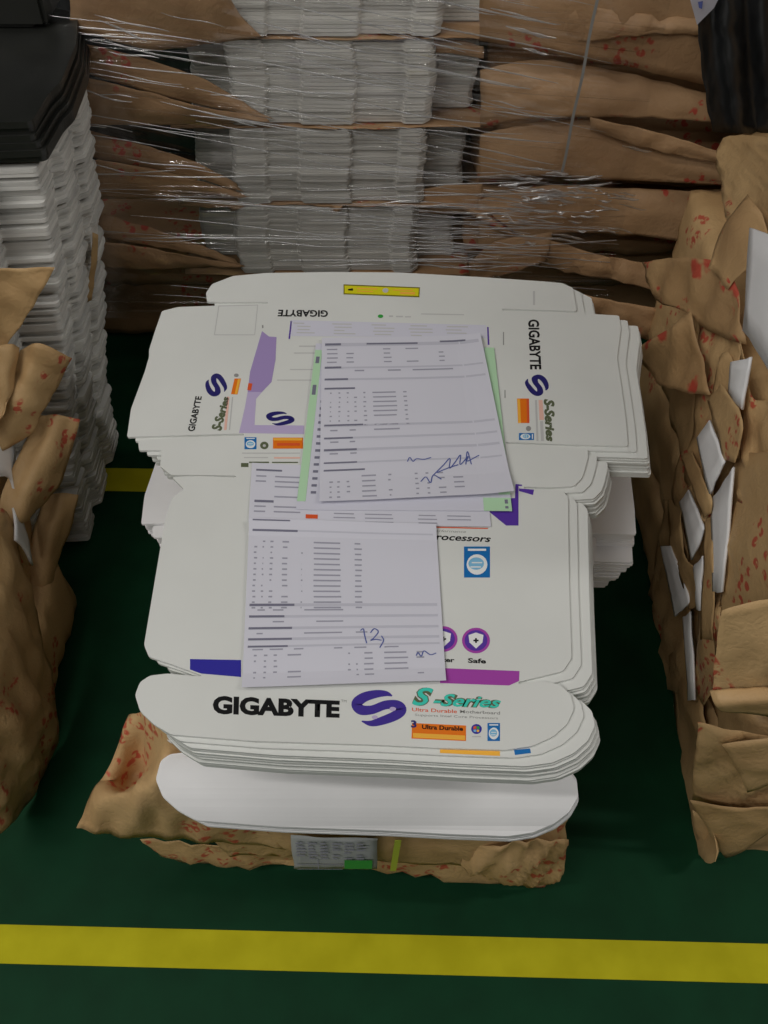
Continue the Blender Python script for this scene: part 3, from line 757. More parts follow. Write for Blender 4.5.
# ------------------------------------------------------------------ back stack
def back_outline():
    fl = [(-.238, .42), (-.238, .066), (-.231, .06), (-.170, .06), (-.167, .012), (-.160, 0), (-.108, 0), (-.104, .009), (-.052, .009), (-.048, .001), (.036, .001), (.040, .011),
          (.118, .011), (.122, .003), (.155, .003), (.167, .016), (.169, .06), (.231, .06), (.238, .067), (.238, .42)]
    return fl
me_back = carton_mesh('bundled_blank', M['edge'], back_outline(), .0054)
LV = [.020, .165, .310, .455, .600, .745]
ordn = {2: 'lowest visible', 3: 'second from bottom', 4: 'second from top', 5: 'topmost'}
def bx(z): return -.092 + (z-.6)*.075
for k in (2, 3, 4, 5):
    n = 23 if k < 5 else 16
    jx = rnd.uniform(-.006, .006)
    for i in range(n):
        z = LV[k]+.004+.0060*i
        sheet(me_back, (bx(LV[k]+.07)+jx+rnd.uniform(-.002, .002)+.003*math.sin(i*.3+k), 1.545+rnd.uniform(-.002, .002)+.0015*math.sin(i*.5+k*2), z), rnd.uniform(-.006, .006),
              f'white carton blank behind stretch film in the {ordn[k]} bundle of the back stack', f'blanks in the {ordn[k]} back bundle')
# top filler above the frame and lower wrapped bundles
def wrapper(k, label):
    return empty('kraft_wrapper', (bx(LV[k]), 1.75, LV[k]), label, 'wrapping paper')
b0 = empty('wrapped_bundle', (-.1, 1.8, 0), 'dark paper-wrapped bundle on the floor at the foot of the back stack', 'paper bundle')
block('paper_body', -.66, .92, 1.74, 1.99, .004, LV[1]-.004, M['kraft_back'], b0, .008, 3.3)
bk = block('gap_shade_block', -.95, 1.05, 2.03, 2.45, .004, 1.0, M['blackfilm'], None, .008, 77, res=.04)  # added block, its black stands in for the shade between the wings
tag(bk, 'added black block that stands in for shade in the gaps behind the brown wings', 'stack')
b1 = empty('wrapped_bundle', (-.1, 1.8, LV[1]), 'dark paper-wrapped bundle behind the top edge of the centre pile', 'paper bundle')
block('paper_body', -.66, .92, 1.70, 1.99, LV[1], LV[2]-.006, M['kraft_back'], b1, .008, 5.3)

def leaf(name, top_e, bot_e, mat, parent, seed, amp=.005, mid=None, f=13, sub=6):
    """leaf between two edges given as (px, py, depth); mid bulges towards the viewer"""
    T = [Py(*p) for p in top_e]; B = [Py(*p) for p in bot_e]
    n = len(T)
    Mm = [(T[i]+B[i])/2 + Vector((0, -(mid if mid else .006)*.55, 0)) for i in range(n)]
    return patch(name, [T, Mm, B], mat, parent, sub=sub, amp=amp, seed=seed, f=f)

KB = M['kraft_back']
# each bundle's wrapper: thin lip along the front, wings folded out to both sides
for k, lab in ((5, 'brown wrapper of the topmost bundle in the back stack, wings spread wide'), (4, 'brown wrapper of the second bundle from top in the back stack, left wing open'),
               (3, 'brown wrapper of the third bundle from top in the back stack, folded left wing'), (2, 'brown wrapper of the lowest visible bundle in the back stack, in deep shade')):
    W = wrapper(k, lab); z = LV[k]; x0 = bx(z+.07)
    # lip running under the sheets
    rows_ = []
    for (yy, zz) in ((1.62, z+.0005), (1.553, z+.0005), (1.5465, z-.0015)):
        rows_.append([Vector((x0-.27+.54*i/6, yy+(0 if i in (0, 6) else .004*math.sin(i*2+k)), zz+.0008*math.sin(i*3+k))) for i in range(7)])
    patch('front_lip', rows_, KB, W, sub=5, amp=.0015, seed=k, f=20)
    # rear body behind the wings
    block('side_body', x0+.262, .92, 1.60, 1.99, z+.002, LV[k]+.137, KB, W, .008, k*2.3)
    if k == 5:
        leaf('wing_flap', [(70, -60, 1.44), (150, -45, 1.46), (215, -20, 1.50), (233, 5, 1.535)], [(70, 28, 1.43), (150, 49, 1.46), (215, 42, 1.50), (262, 37, 1.535)], KB, W, 1.5, .006, .012)
        leaf('wing_flap', [(478, -60, 1.56), (540, -60, 1.52), (620, -60, 1.50), (720, -60, 1.48)], [(480, 40, 1.55), (540, 52, 1.50), (620, 66, 1.49), (720, 88, 1.48)], KB, W, 2.5, .008, .02)
        leaf('wing_fold', [(560, 4, 1.50), (610, 10, 1.485), (660, 16, 1.48), (715, 18, 1.47)], [(552, 45, 1.51), (600, 40, 1.48), (655, 34, 1.47), (715, 34, 1.465)], KB, W, 3.5, .008, .01)
    if k == 4:
        leaf('wing_flap', [(80, 42, 1.47), (150, 60, 1.48), (205, 80, 1.51), (245, 103, 1.54)], [(80, 72, 1.46), (150, 92, 1.47), (205, 106, 1.505), (275, 120, 1.535)], KB, W, 4.5, .005, .008)
        leaf('wing_flap', [(80, 76, 1.44), (150, 93, 1.45), (210, 108, 1.49), (265, 117, 1.532)], [(80, 125, 1.45), (150, 125, 1.46), (210, 123, 1.50), (272, 121.5, 1.532)], KB, W, 5.5, .005, .010)
        leaf('wing_flap', [(480, 70, 1.55), (540, 60, 1.52), (620, 72, 1.51), (720, 96, 1.50)], [(480, 128, 1.54), (540, 118, 1.49), (620, 117, 1.48), (720, 122, 1.47)], KB, W, 6.2, .008, .018)
        leaf('wing_fold', [(430, 38, 1.575), (455, 40, 1.57), (484, 46, 1.56)], [(430, 52, 1.57), (455, 54, 1.565), (484, 58, 1.555)], KB, W, 7.2, .004, .006)
    if k == 3:
        leaf('wing_flap', [(80, 128, 1.47), (150, 147, 1.48), (195, 162, 1.51), (236, 183, 1.54)], [(80, 156, 1.46), (150, 168, 1.47), (195, 178, 1.50), (245, 192, 1.535)], KB, W, 8.5, .005, .008)
        leaf('wing_flap', [(80, 158, 1.445), (150, 169, 1.46), (195, 180, 1.49), (240, 193, 1.532)], [(80, 199, 1.45), (150, 199, 1.46), (195, 198.5, 1.50), (250, 196.5, 1.532)], KB, W, 9.5, .005, .010)
        leaf('wing_flap', [(480, 134, 1.54), (540, 122, 1.51), (620, 124, 1.50), (740, 168, 1.47)], [(480, 180, 1.53), (540, 176, 1.49), (620, 180, 1.48), (740, 186, 1.46)], KB, W, 1.9, .008, .016)
        leaf('wing_fold', [(590, 117, 1.47), (640, 128, 1.46), (690, 142, 1.45), (745, 158, 1.44)], [(590, 131, 1.475), (640, 146, 1.46), (690, 158, 1.45), (745, 170, 1.44)], KB, W, 2.9, .006, .006)
        leaf('wing_fold', [(412, 190, 1.57), (445, 186, 1.565), (482, 184, 1.55)], [(412, 212, 1.565), (445, 214, 1.56), (482, 212, 1.545)], KB, W, 4.4, .004, .006)
    if k == 2:
        leaf('wing_flap', [(95, 212, 1.47), (150, 228, 1.48), (195, 244, 1.51), (235, 259, 1.54)], [(95, 236, 1.46), (150, 246, 1.47), (195, 254, 1.50), (240, 264, 1.535)], KB, W, 3.1, .005, .008)
        leaf('wing_flap', [(95, 240, 1.445), (150, 248, 1.46), (195, 257, 1.49), (240, 264, 1.532)], [(95, 268, 1.45), (150, 269, 1.46), (195, 268, 1.50), (245, 266, 1.532)], KB, W, 4.1, .005, .010)
        leaf('wing_flap', [(478, 200, 1.54), (540, 186, 1.50), (620, 188, 1.49), (720, 192, 1.48)], [(478, 250, 1.53), (540, 236, 1.48), (620, 234, 1.47), (720, 246, 1.46)], KB, W, 5.1, .008, .016)
        leaf('wing_fold', [(545, 238, 1.44), (590, 252, 1.43), (640, 262, 1.43), (690, 270, 1.42)], [(540, 268, 1.45), (590, 276, 1.43), (640, 286, 1.42), (690, 300, 1.42)], KB, W, 6.1, .008, .010)
        leaf('wing_fold', [(470, 262, 1.48), (500, 240, 1.46), (552, 232, 1.44)], [(470, 282, 1.48), (500, 276, 1.45), (545, 262, 1.43)], KB, W, 7.1, .008, .010)
        leaf('wing_fold', [(560, 288, 1.36), (610, 300, 1.36), (660, 308, 1.36)], [(570, 318, 1.37), (620, 330, 1.36), (660, 345, 1.36)], KB, W, 9.1, .008, .010)

# stretch film around the back stack
def film():
    bm = bmesh.new(); nx, nz = 90, 1100
    rg = random.Random(3)
    ridges = []
    for i in range(70):
        zc = rg.choice((rg.uniform(.30, .90), rg.uniform(.62, .90), rg.gauss(.50, .05)))
        ridges.append((zc, rg.uniform(-.17, -.03) if zc > .56 else rg.uniform(-.07, .03), rg.uniform(.0007, .0018), rg.uniform(.0016, .005), rg.uniform(-.55, .35), rg.uniform(.08, .4)))
    zs = [.30+.62*j/nz for j in range(nz+1)]
    x0, x1 = -.62, .40; base_y = 1.425
    V = []
    for i in range(nx+1):
        x = x0+(x1-x0)*i/nx
        base = 1.425 + .05*max(0, -(x+.1))*0 
        act = [(r, r[0]+r[1]*(x+.05)+.004*noise.noise(Vector((x*6, r[0]*50, 0)))) for r in ridges if abs(x-r[4]) < r[5]]
        row = []
        for z in zs:
            d = 0.0
            for r, zc in act:
                q = (z-zc)/r[2]
                if abs(q) < 3: d += r[3]*.75*math.exp(-q*q)*max(0, 1-((x-r[4])/r[5])**2)**.5
            d += .004*noise.noise(Vector((x*5, z*14+x*2, 2))) + .0016*noise.noise(Vector((x*16, z*60+x*8, 7)))
            row.append(bm.verts.new((x, base - d, z)))
        V.append(row)
    for i in range(nx):
        for j in range(nz): bm.faces.new((V[i][j], V[i+1][j], V[i+1][j+1], V[i][j+1]))
    bmesh.ops.recalc_face_normals(bm, faces=bm.faces)
    o = from_bm('stretch_film', bm, M['film'], None, True)
    # gathered pleats: thin ropes of film pulled tight along the sheet
    bm = bmesh.new()
    for i in range(170):
        u = rg.random()
        if u < .42:   z = rg.uniform(.60, .92); sl = rg.uniform(-.26, -.10); xc = rg.uniform(-.6, .22)
        elif u < .78: z = rg.gauss(.50, .05); sl = rg.uniform(-.09, .06); xc = rg.uniform(-.02, .30)
        else:         z = rg.uniform(.33, .62); sl = rg.uniform(-.12, .03); xc = rg.uniform(-.55, .25)
        ln = rg.choice((rg.uniform(.05, .14), rg.uniform(.12, .45))); r0 = rg.uniform(.00035, .0010)
        n = max(6, int(ln/.02)); prev = None; ph = rg.uniform(0, 9)
        for k in range(n+1):
            t_ = k/n; x = xc+ln*(t_-.5)
            if not (x0 < x < x1): continue
            zz = z+sl*(x-xc)+.0022*math.sin(ph+t_*5)
            r = r0*math.sin(math.pi*(.04+.92*t_))**.5
            yy = base_y-.007-.0015*math.sin(ph*2+t_*7)
            ring = [bm.verts.new((x, yy+r*math.cos(a), zz+r*1.5*math.sin(a))) for a in [q*math.pi/3 for q in range(6)]]
            if prev:
                for q in range(6): bm.faces.new((prev[q], prev[(q+1) % 6], ring[(q+1) % 6], ring[q]))
            prev = ring
    def rope(a, b, r0, sag=.0):
        n = max(5, int((b-a).length/.012)); prev = None; ph = rg.uniform(0, 9)
        for k in range(n+1):
            t_ = k/n; p = a.lerp(b, t_)
            r = r0*math.sin(math.pi*(.03+.94*t_))**.5*(1+.25*math.sin(ph+t_*17))
            c = Vector((p.x, base_y-.008-.0012*math.sin(ph+t_*8), p.z+sag*math.sin(ph+t_*4)))
            ring = [bm.verts.new((c.x, c.y+r*math.cos(q_), c.z+r*1.5*math.sin(q_))) for q_ in [q*math.pi/3 for q in range(6)]]
            if prev:
                for q in range(6): bm.faces.new((prev[q], prev[(q+1) % 6], ring[(q+1) % 6], ring[q]))
            prev = ring
    for (a0, b0, a1, b1, r) in ((396, 26, 462, 43, .0009), (490, 6, 556, 22, .0010), (505, 24, 556, 36, .0019), (522, 46, 548, 52, .0018), (380, 58, 530, 86, .0016), (380, 30, 480, 50, .0008), (430, -2, 560, 22, .0010),
                                (100, 18, 148, 38, .0014), (95, 36, 190, 60, .0009), (160, 52, 240, 66, .0009), (250, 18, 330, 40, .0010), (300, 34, 380, 52, .0008), (95, 12, 170, 30, .0009),
                                (490, 108, 560, 116, .0010), (384, 124, 560, 140, .0010), (480, 160, 560, 168, .0011), (384, 232, 500, 245, .0012), (384, 260, 500, 268, .0010), (540, 172, 600, 176, .0010)):
        rope(Py(a0, b0, base_y), Py(a1, b1, base_y), r, .001)
    for i in range(75):
        px, py = rg.gauss(552, 42), rg.gauss(200, 17)
        if not 468 < px < 628: continue
        l = rg.uniform(8, 34); rope(Py(px, py, base_y), Py(px+l, py+l*rg.uniform(-.12, .2), base_y), rg.uniform(.0008, .0021), .0015)
    bmesh.ops.recalc_face_normals(bm, faces=bm.faces)
    pl = from_bm('film_pleats', bm, M['pleat'], o, True); pl['kind'] = 'stuff'
    return tag(o, 'clear wrinkled stretch film pulled across the front of the back stack', 'plastic film')
film()
# strap over the film
s0, s1 = Py(605, -40, 1.40), Py(562, 172, 1.415)
bm = bmesh.new()
V = []
for k_ in range(13):
    p = s0.lerp(s1, k_/12) + Vector((.0008*math.sin(k_*1.3), -.003*math.sin(k_/12*3.14), 0))
    V.append([bm.verts.new(p+Vector(d)) for d in ((-.0021, 0, 0), (.0021, 0, 0), (.0021, .0010, 0), (-.0021, .0010, 0))])
for k_ in range(12):
    for q in range(4): bm.faces.new((V[k_][q], V[k_][(q+1) % 4], V[k_+1][(q+1) % 4], V[k_+1][q]))
bm.faces.new(V[0]); bm.faces.new(V[-1])
bmesh.ops.recalc_face_normals(bm, faces=bm.faces)
tag(from_bm('packing_strap', bm, M['strap']), 'thin pale plastic strap running down over the brown paper at the back', 'strap')

# ------------------------------------------------------------------ left tower
def tower_outline(v):
    r = random.Random(v)
    a = [r.uniform(-.004, .004) for _ in range(8)]
    return [(-.44, .33), (-.44, -.055), (-.30, -.06), (-.070, -.06), (-.064, -.054), (-.064, -.004), (-.004, 0), (0, .004), (.001+a[0]*.3, .045), (-.012+a[1]*.5, .050), (-.012+a[1]*.5, .085),
            (.004+a[2]*.6, .095), (.006+a[3]*.6, .15), (-.008+a[4]*.5, .158), (-.008, .195), (.006+a[5]*.6, .205), (.006+a[6]*.6, .262), (0, .272), (-.03, .28), (-.03, .33)]
tw = [carton_mesh('tower_blank', M['tower'], tower_outline(s), .0057) for s in range(4)]
TL = [.004, .150, .296, .442, .590, .764]
TX = [-.548, -.538, -.512, -.482, -.460]
tor = ['lowest', 'second lowest', 'middle', 'second highest', 'topmost']
for k in range(5):
    n = int((TL[k+1]-TL[k]-.006)/.0061)
    for i in range(n):
        f = i/n
        nx_ = TX[k]*(1-f) + (TX[k+1] if k < 4 else -.440)*f
        off = (.010 if (i*7+k*3) % 11 in (3, 4) else 0)
        sheet(rnd.choice(tw), (nx_+rnd.uniform(-.003, .003), 1.14+rnd.uniform(-.006, .006)+off, TL[k]+.003+.0061*i), rnd.uniform(-.012, .012),
              f'white carton blank in the {tor[k]} bundle of the tower by the left frame edge', f'blanks in the {tor[k]} tower bundle')
# black cartons on the tower
for i in range(6):
    bm = bmesh.new()
    poly_bm(bm, round_poly([(-.46, .33), (-.46, -.02), (-.09, -.02), (-.07, -.02), (-.005, -.015), (0, -.01), (.004, .06), (.012, .09), (.008, .2), (-.01, .30), (-.06, .33)], .01), 0, .0086)
    o = from_bm('black_carton', bm, M['black'])
    o.location = (-.424+rnd.uniform(-.004, .004)-.002*i, 1.15+rnd.uniform(-.003, .003)+.001*i, .7665+.0088*i); o.rotation_euler = (0, 0, rnd.uniform(-.01, .01))
    tag(o, 'black flat carton in the short black pile on the white tower' if i < 5 else 'black flat carton with worn matt face, topmost on the white tower', 'carton', 'black cartons on the tower' if i < 5 else None)
bc = box_obj('black_box', -.85, -.47, 1.40, 1.62, .8205, .875, M['black'], None, .006)
tag(bc, 'dark black box behind the black cartons at the top left corner', 'box')

# brown wrapper leaves hanging in front of the tower
wT = empty('kraft_wrapper', (-.55, 1.05, .44), 'torn brown wrapper hanging from the second highest bundle of the white tower', 'wrapping paper')
def gleaf(name, grid, mat, parent, seed, amp=.006, sub=7, f=13):
    return patch(name, [[Py(*p) for p in r] for r in grid], mat, parent, sub=sub, amp=amp, seed=seed, f=f)
gleaf('paper_leaf', [[(-30, 268, 1.055), (15, 269, 1.06), (55, 268, 1.06)], [(-30, 300, 1.055), (10, 300, 1.056), (42, 292, 1.058)], [(-30, 345, 1.045), (-5, 345, 1.05), (20, 327, 1.055)], [(-30, 372, 1.04), (-15, 370, 1.045), (2, 352, 1.05)]], M['kraft'], wT, 2.0)
gleaf('paper_edge', [[(93, 232, 1.33), (99, 234, 1.34)], [(90, 268, 1.32), (96, 268, 1.33)], [(86, 302, 1.31), (92, 300, 1.32)]], M['kraft'], wT, 2.6, .002)
wT2 = empty('kraft_wrapper', (-.55, 1.03, .30), 'torn brown wrapper hanging from the middle bundle of the white tower', 'wrapping paper')
gleaf('paper_leaf', [[(20, 350, 1.06), (40, 343, 1.045), (72, 359, 1.06)], [(5, 385, 1.035), (30, 380, 1.025), (60, 382, 1.055)], [(-15, 425, 1.005), (15, 418, 1.00), (45, 410, 1.035)], [(-25, 460, .985), (0, 452, .985), (22, 440, 1.01)]], M['kraft_red'], wT2, 3.0, .008)
gleaf('paper_leaf', [[(-30, 352, 1.03), (8, 345, 1.04), (20, 348, 1.05)], [(-30, 400, 1.0), (0, 395, 1.0), (14, 385, 1.02)], [(-30, 440, .96), (-5, 430, .97), (4, 415, .98)]], M['kraft'], wT2, 3.6, .006)
wT3 = empty('kraft_wrapper', (-.55, 1.0, .17), 'torn brown wrapper hanging from the second lowest bundle of the white tower', 'wrapping paper')
gleaf('paper_leaf', [[(35, 415, 1.05), (58, 415, 1.045), (80, 419, 1.05)], [(22, 450, 1.01), (48, 450, 1.005), (74, 445, 1.03)], [(5, 485, .96), (36, 490, .96), (58, 485, 1.0)], [(-5, 520, .92), (18, 524, .93), (30, 518, .97)]], M['kraft_red'], wT3, 4.0, .008)
wT4 = empty('kraft_wrapper', (-.55, 1.0, .05), 'torn brown wrapper hanging from the lowest bundle of the white tower', 'wrapping paper')
gleaf('paper_leaf', [[(45, 494, 1.04), (62, 493, 1.035), (79, 494, 1.04)], [(34, 530, 1.0), (55, 530, .99), (70, 528, 1.02)], [(20, 570, .94), (44, 580, .94), (55, 572, .97)], [(15, 610, .90), (34, 624, .90), (44, 612, .93)]], M['kraft'], wT4, 5.0, .008)

# front left bundles
fl = []
for k, (zz0, zz1, xx, yy, lab) in enumerate(((.002, .150, -.535, .66, 'large bulging brown paper bundle on the green floor at the left edge'), (.152, .292, -.565, .70, 'brown paper bundle lying on the bulging left floor bundle'), (.294, .40, -.585, .78, 'upper brown paper bundle at the left edge, white flaps showing'))):
    e = empty('wrapped_bundle', (xx-.2, (yy+1.0)/2, zz0), lab, 'paper bundle'); fl.append(e)
    block('paper_body', -1.0, xx, yy, 1.0, zz0, zz1, M['kraft'], e, .008, 7+k)
gx = lambda px, py, x: Px(px, py, x)
patch('paper_leaf', [[gx(-25, 505, -.56), gx(5, 512, -.55), gx(18, 545, -.545)], [gx(-25, 590, -.545), gx(12, 590, -.53), gx(36, 612, -.53)], [gx(-25, 660, -.53), gx(25, 672, -.51), gx(50, 672, -.515)],
                     [gx(-25, 735, -.53), gx(30, 730, -.50), gx(58, 722, -.51)], [gx(-25, 790, -.54), gx(20, 780, -.515), gx(47, 770, -.525)], [gx(-30, 846, -.55), gx(-2, 836, -.54), gx(18, 815, -.545)]], M['kraft_red'], fl[0], sub=7, amp=.010, seed=11.0)
patch('paper_leaf', [[gx(-25, 455, -.58), gx(3, 455, -.575), gx(18, 470, -.57)], [gx(-25, 530, -.57), gx(8, 522, -.56), gx(30, 520, -.56)], [gx(-25, 580, -.56), gx(10, 560, -.55), gx(28, 566, -.55)]], M['kraft'], fl[1], sub=7, amp=.008, seed=12.0)
def flapcard(grid, label, f='Py'):
    o = patch('carton_flap', [[Px(*p) for p in r] for r in grid], M['bluewhite'], None, sub=4, amp=.001, seed=rnd.random()*9, thick=.003, f=8)
    return tag(o, label, 'carton')
block('paper_body', -1.0, -.69, .62, 1.0, .404, .95, M['kraft'], fl[2], .008, 9.5)  # tall block added out of view to shade the left floor gap
flapcard([[(-12, 436, -.562), (8, 434, -.556), (14, 452, -.553)], [(-12, 480, -.552), (8, 478, -.548), (14, 505, -.546)]], 'white carton flap poking out of torn brown paper at the left edge, upper of two')
flapcard([[(12, 508, -.545), (20, 516, -.542), (26, 535, -.54)], [(14, 540, -.538), (22, 548, -.536), (32, 566, -.534)]], 'white carton flap poking out above the bulging left bundle, lower of two')

# ------------------------------------------------------------------ right stack
RZ = [.002, .150, .298, .446, .594]
RL = ['brown paper bundle on the floor at the right edge, triangular folds at its front', 'second brown paper bundle from the floor in the right stack, pointed fold at its front',
      'third brown paper bundle from the floor in the right stack, white flaps between its leaves', 'fourth brown paper bundle from the floor in the right stack, ragged red-stamped paper']
rb = []
for k in range(4):
    e = empty('wrapped_bundle', (.7, 1.0, RZ[k]), RL[k], 'paper bundle'); rb.append(e)
    block('paper_body', (.474, .472, .465, .474)[k], 1.0, .585+.012*k, 1.385, RZ[k], RZ[k]+.144, M['kraft'], e, .007, 20+k*1.3)
e5 = empty('wrapped_bundle', (.75, 1.2, RZ[4]), 'top brown paper bundle of the right stack, under the black plastic', 'paper bundle')
block('paper_body', .53, 1.0, 1.02, 1.385, RZ[4], .690, M['kraft'], e5, .007, 31)
block('paper_body', .68, 1.0, .60, 1.32, .694, 1.10, M['kraft'], e5, .007, 33)  # unseen upper block, added to keep light out of the right floor gap
def rl(name, grid, mat, parent, seed, amp=.007, sub=6, f=13, thick=.0006):
    return patch(name, [[Px(*p) for p in r] for r in grid], mat, parent, sub=sub, amp=amp, seed=seed, f=f, thick=thick)
KR, KK = M['kraft_red'], M['kraft']
# loose ragged leaves at the far upper end
def spot(px, py, x, par, r): return (tuple(Px(px, py, x)-Vector(par.location)), r)
KG = kraft('ragged_kraft', srgb(190, 155, 110), srgb(166, 132, 92), .62, 3.1, [spot(690, 268, .418, rb[3], .016), spot(702, 264, .425, rb[3], .014), spot(732, 286, .443, rb[3], .017), spot(650, 340, .404, rb[3], .015), spot(662, 332, .407, rb[3], .014), spot(690, 383, .424, rb[3], .013)])
KG2 = kraft('ragged_kraft_upper', srgb(190, 155, 110), srgb(166, 132, 92), .62, 3.1, [spot(716, 222, .440, e5, .014), spot(726, 208, .443, e5, .014)])
rl('torn_leaf', [[(642, 262, .40), (672, 258, .415), (700, 258, .43), (728, 262, .445)], [(650, 290, .40), (676, 288, .42), (705, 290, .435), (740, 300, .45)], [(655, 300, .41), (684, 312, .425), (708, 330, .44), (745, 345, .455)]], KG, rb[3], 40, .010)
rl('torn_leaf', [[(636, 348, .40), (668, 330, .41), (692, 312, .425)], [(644, 362, .405), (676, 362, .42), (702, 358, .435)], [(655, 384, .41), (685, 392, .425), (712, 395, .44)]], KG, rb[3], 41, .010)
rl('torn_leaf', [[(708, 268, .43), (722, 230, .44), (750, 195, .455)], [(716, 275, .435), (738, 240, .445), (762, 215, .46)], [(726, 290, .44), (746, 268, .45), (770, 250, .465)]], KG2, e5, 42, .010)
rl('side_leaf', [[(716, 150, .47), (735, 135, .475), (790, 140, .48)], [(722, 200, .465), (750, 190, .47), (800, 200, .475)], [(740, 255, .462), (765, 260, .465), (810, 270, .47)]], KK, e5, 43, .010)
# long side leaves
rl('side_leaf', [[(700, 300, .45), (722, 300, .455), (742, 310, .46)], [(698, 360, .445), (716, 365, .45), (738, 360, .455)], [(694, 415, .45), (712, 415, .452), (728, 410, .458)], [(684, 480, .455), (700, 490, .458), (714, 470, .46)]], KR, rb[2], 44, .010)
rl('side_leaf', [[(716, 372, .447), (728, 352, .45), (744, 400, .455)], [(712, 410, .445), (726, 402, .448), (742, 432, .452)], [(722, 440, .447), (732, 450, .45), (742, 470, .455)]], KR, rb[2], 45, .006)
rl('side_leaf', [[(742, 340, .45), (752, 395, .452), (770, 400, .455)], [(740, 440, .45), (755, 450, .452), (780, 450, .455)], [(738, 500, .452), (752, 505, .453), (775, 500, .455)]], KK, rb[2], 46, .008)
rl('side_leaf', [[(680, 455, .455), (690, 450, .457), (698, 462, .458)], [(672, 495, .458), (690, 500, .455), (702, 505, .456)], [(676, 520, .46), (700, 528, .455), (712, 518, .456)]], KR, rb[1], 47, .008)
rl('side_leaf', [[(664, 500, .47), (676, 505, .466), (684, 520, .464)], [(656, 565, .472), (670, 550, .465), (690, 590, .462)], [(650, 610, .475), (664, 625, .468), (690, 660, .464)], [(664, 690, .474), (672, 690, .470), (690, 700, .466)]], KK, rb[1], 48, .010)
rl('side_leaf', [[(700, 470, .452), (708, 465, .452), (716, 480, .453)], [(704, 540, .452), (712, 550, .45), (720, 560, .452)], [(698, 620, .455), (710, 630, .452), (724, 640, .452)], [(694, 690, .458), (704, 705, .455), (714, 690, .455)]], KR, rb[1], 49, .008)
rl('side_leaf', [[(728, 480, .45), (745, 455, .45), (790, 450, .45)], [(724, 560, .448), (748, 560, .444), (800, 560, .444)], [(716, 640, .45), (742, 625, .444), (800, 620, .444)], [(712, 690, .453), (740, 668, .447), (800, 660, .447)]], KR, rb[1], 50, .010)
rl('side_leaf', [[(668, 660, .472), (680, 650, .468), (698, 660, .464)], [(676, 730, .47), (690, 730, .464), (708, 740, .46)], [(684, 790, .468), (698, 795, .462), (712, 800, .458)], [(692, 845, .465), (706, 862, .46), (714, 862, .458)]], KK, rb[0], 51, .010)
# front folds
def ff(name, grid, mat, parent, seed, amp=.005, sub=6, f=12): return gleaf(name, grid, mat, parent, seed, amp, sub, f)
ff('front_fold', [[(722, 610, .600), (760, 600, .60), (830, 600, .60)], [(715, 660, .585), (760, 655, .58), (830, 655, .58)], [(712, 694, .575), (760, 692, .57), (830, 692, .57)]], KR, rb[2], 60, .010)
ff('ledge_fold', [[(710, 690, .570), (765, 688, .566), (830, 688, .565)], [(716, 704, .556), (765, 702, .55), (830, 702, .55)], [(722, 712, .558), (765, 716, .552), (830, 717, .552)]], KK, rb[2], 61, .004)
ff('pointed_fold', [[(722, 744, .560), (765, 738, .556), (830, 735, .555)], [(738, 772, .550), (775, 770, .545), (830, 768, .545)], [(747, 793, .545), (785, 778, .543), (830, 760, .545)]], KK, rb[1], 62, .003)
ff('front_fold', [[(698, 722, .578), (716, 726, .572), (770, 736, .575), (830, 740, .575)], [(694, 760, .575), (715, 770, .568), (760, 778, .57), (830, 780, .57)], [(692, 800, .572), (715, 806, .565), (760, 812, .565), (830, 815, .565)]], KK, rb[1], 63, .009)
ff('pointed_fold', [[(690, 800, .556), (730, 806, .552), (770, 806, .55), (830, 800, .55)], [(706, 826, .550), (740, 832, .545), (775, 822, .545), (830, 808, .547)], [(725, 859, .545), (745, 850, .543), (778, 828, .545), (830, 812, .547)]], KK, rb[0], 64, .003)
ff('front_fold', [[(692, 812, .574), (712, 822, .566), (765, 830, .566), (830, 830, .566)], [(698, 846, .570), (716, 852, .560), (765, 842, .562), (830, 832, .562)], [(704, 862, .568), (724, 864, .560), (770, 850, .56), (830, 838, .56)]], KK, rb[0], 65, .006)
# white flaps showing between the leaves
def wf(pts, x, label):
    a, b, c, d = pts
    return flapcard([[(a[0], a[1], x), ((a[0]+b[0])/2, (a[1]+b[1])/2, x-.002), (b[0], b[1], x)], [(d[0], d[1], x), ((d[0]+c[0])/2, (d[1]+c[1])/2, x-.002), (c[0], c[1], x)]], label)
wf([(752,228),(790,240),(790,400),(745,330)], .444, 'tall white carton flap at the right frame edge beside the ragged brown paper')
wf([(733,362),(753,358),(744,410),(730,392)], .440, 'narrow white carton flap just below the ragged paper of the right stack')
wf([(698,438),(711,420),(726,462),(711,494)], .436, 'broad white carton flap showing between leaves halfway down the right stack')
wf([(713,500),(736,466),(724,592),(714,592)], .442, 'long narrow white carton flap below the broad one in the right stack')
wf([(681,502),(690,490),(706,528),(693,560)], .444, 'white carton flap with a dark edge at the left side of the right stack')
wf([(662,546),(672,546),(692,602),(676,616)], .450, 'slanting white carton flap low on the left side of the right stack')
wf([(695,568),(704,556),(703,610),(698,610)], .446, 'small white carton flap between brown strips low in the right stack')
wf([(685,618),(692,612),(696,700),(690,700)], .452, 'thin upright white carton flap above the floor in the right stack')
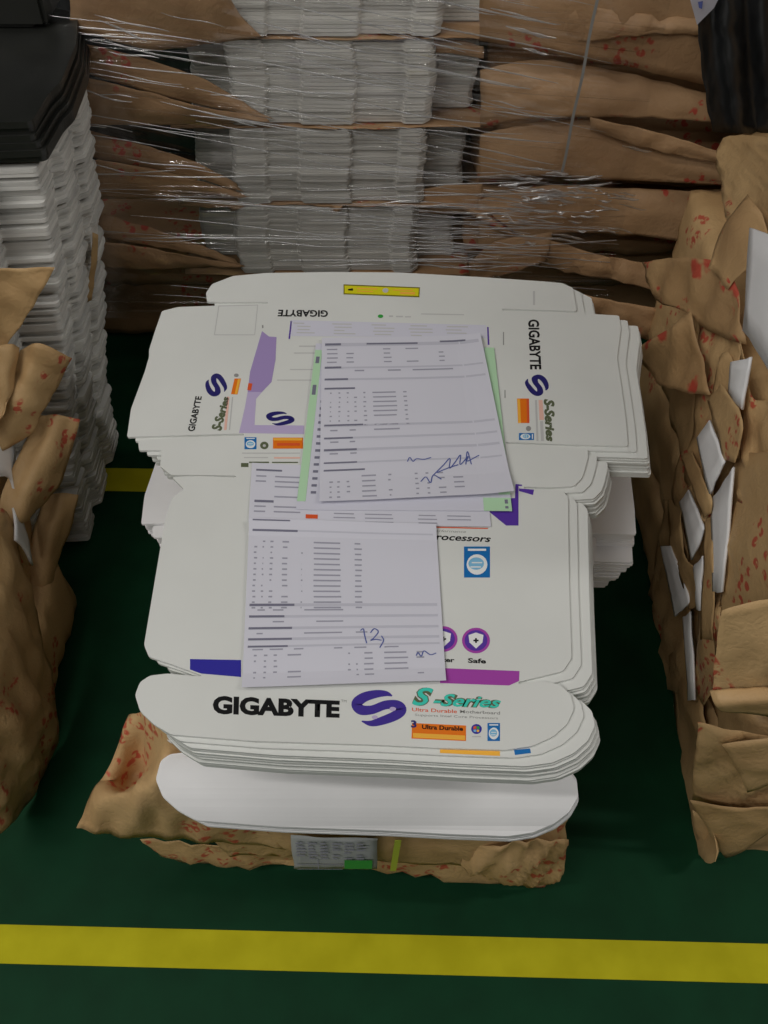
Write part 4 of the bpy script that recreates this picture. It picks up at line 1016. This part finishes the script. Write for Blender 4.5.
rl('paper_strip', [[(708, 402, .440), (722, 384, .436)], [(716, 432, .432), (743, 421, .432)], [(723, 460, .434), (735, 462, .436)]], KR, rb[2], 81, .003)
rl('paper_strip', [[(681, 456, .450), (692, 450, .446)], [(690, 482, .436), (703, 478, .436)], [(698, 505, .434), (712, 500, .434)], [(704, 518, .438), (712, 512, .438)]], KR, rb[2], 82, .003)
rl('paper_strip', [[(704, 520, .440), (712, 515, .440)], [(703, 570, .440), (714, 570, .440)], [(700, 640, .446), (713, 640, .446)]], KK, rb[1], 83, .003)
rl('paper_strip', [[(668, 500, .462), (682, 500, .456)], [(670, 545, .452), (684, 552, .446)], [(680, 575, .448), (700, 575, .444)], [(690, 610, .450), (698, 605, .446)]], KK, rb[1], 84, .004)

# black plastic on the right stack
bp_ = empty('plastic_cover', (.6, 1.42, .692), 'creased black plastic cover hanging over the top of the right stack', 'plastic cover')
block('covered_body', .56, .98, 1.40, 1.56, .693, 1.0, M['blackfilm'], bp_, .006, 70)
cols_ = []
for k, yy in enumerate((-60, -10, 40, 90, 132)):
    row = []
    for i in range(9):
        t = i/8
        xl = (692, 695, 699, 705, 712)[k]
        row.append(Py(xl+(830-xl)*t, yy+5*t, 1.36+.014*(i % 2)-.008*(i % 3)))
    cols_.append(row)
patch('draped_front', cols_, M['blackfilm'], bp_, sub=4, amp=.006, seed=71)
ql = [Py(688, -8, 1.345), Py(722, -8, 1.345), Py(714, 8, 1.343), Py(697, 25, 1.343)]
bm = bmesh.new(); vs = [bm.verts.new(p) for p in ql]; bm.faces.new(vs); bmesh.ops.solidify(bm, geom=bm.faces[:], thickness=.0004)
lb2 = tag(from_bm('paper_label', bm, M['paper']), 'white label corner stuck on black plastic at the top right', 'label')
bm = bmesh.new()
pr = [Py(x, y, 1.3405) for x, y in ((698, 2), (703, 1), (702, 9), (699, 8))]
bm.faces.new([bm.verts.new(p) for p in pr]); from_bm('blue_mark', bm, M['pen'], lb2)
rl('torn_leaf', [[(752, 28, .555), (775, 28, .56)], [(758, 60, .553), (778, 62, .558)], [(764, 86, .552), (782, 92, .556)]], KK, e5, 72, .004)
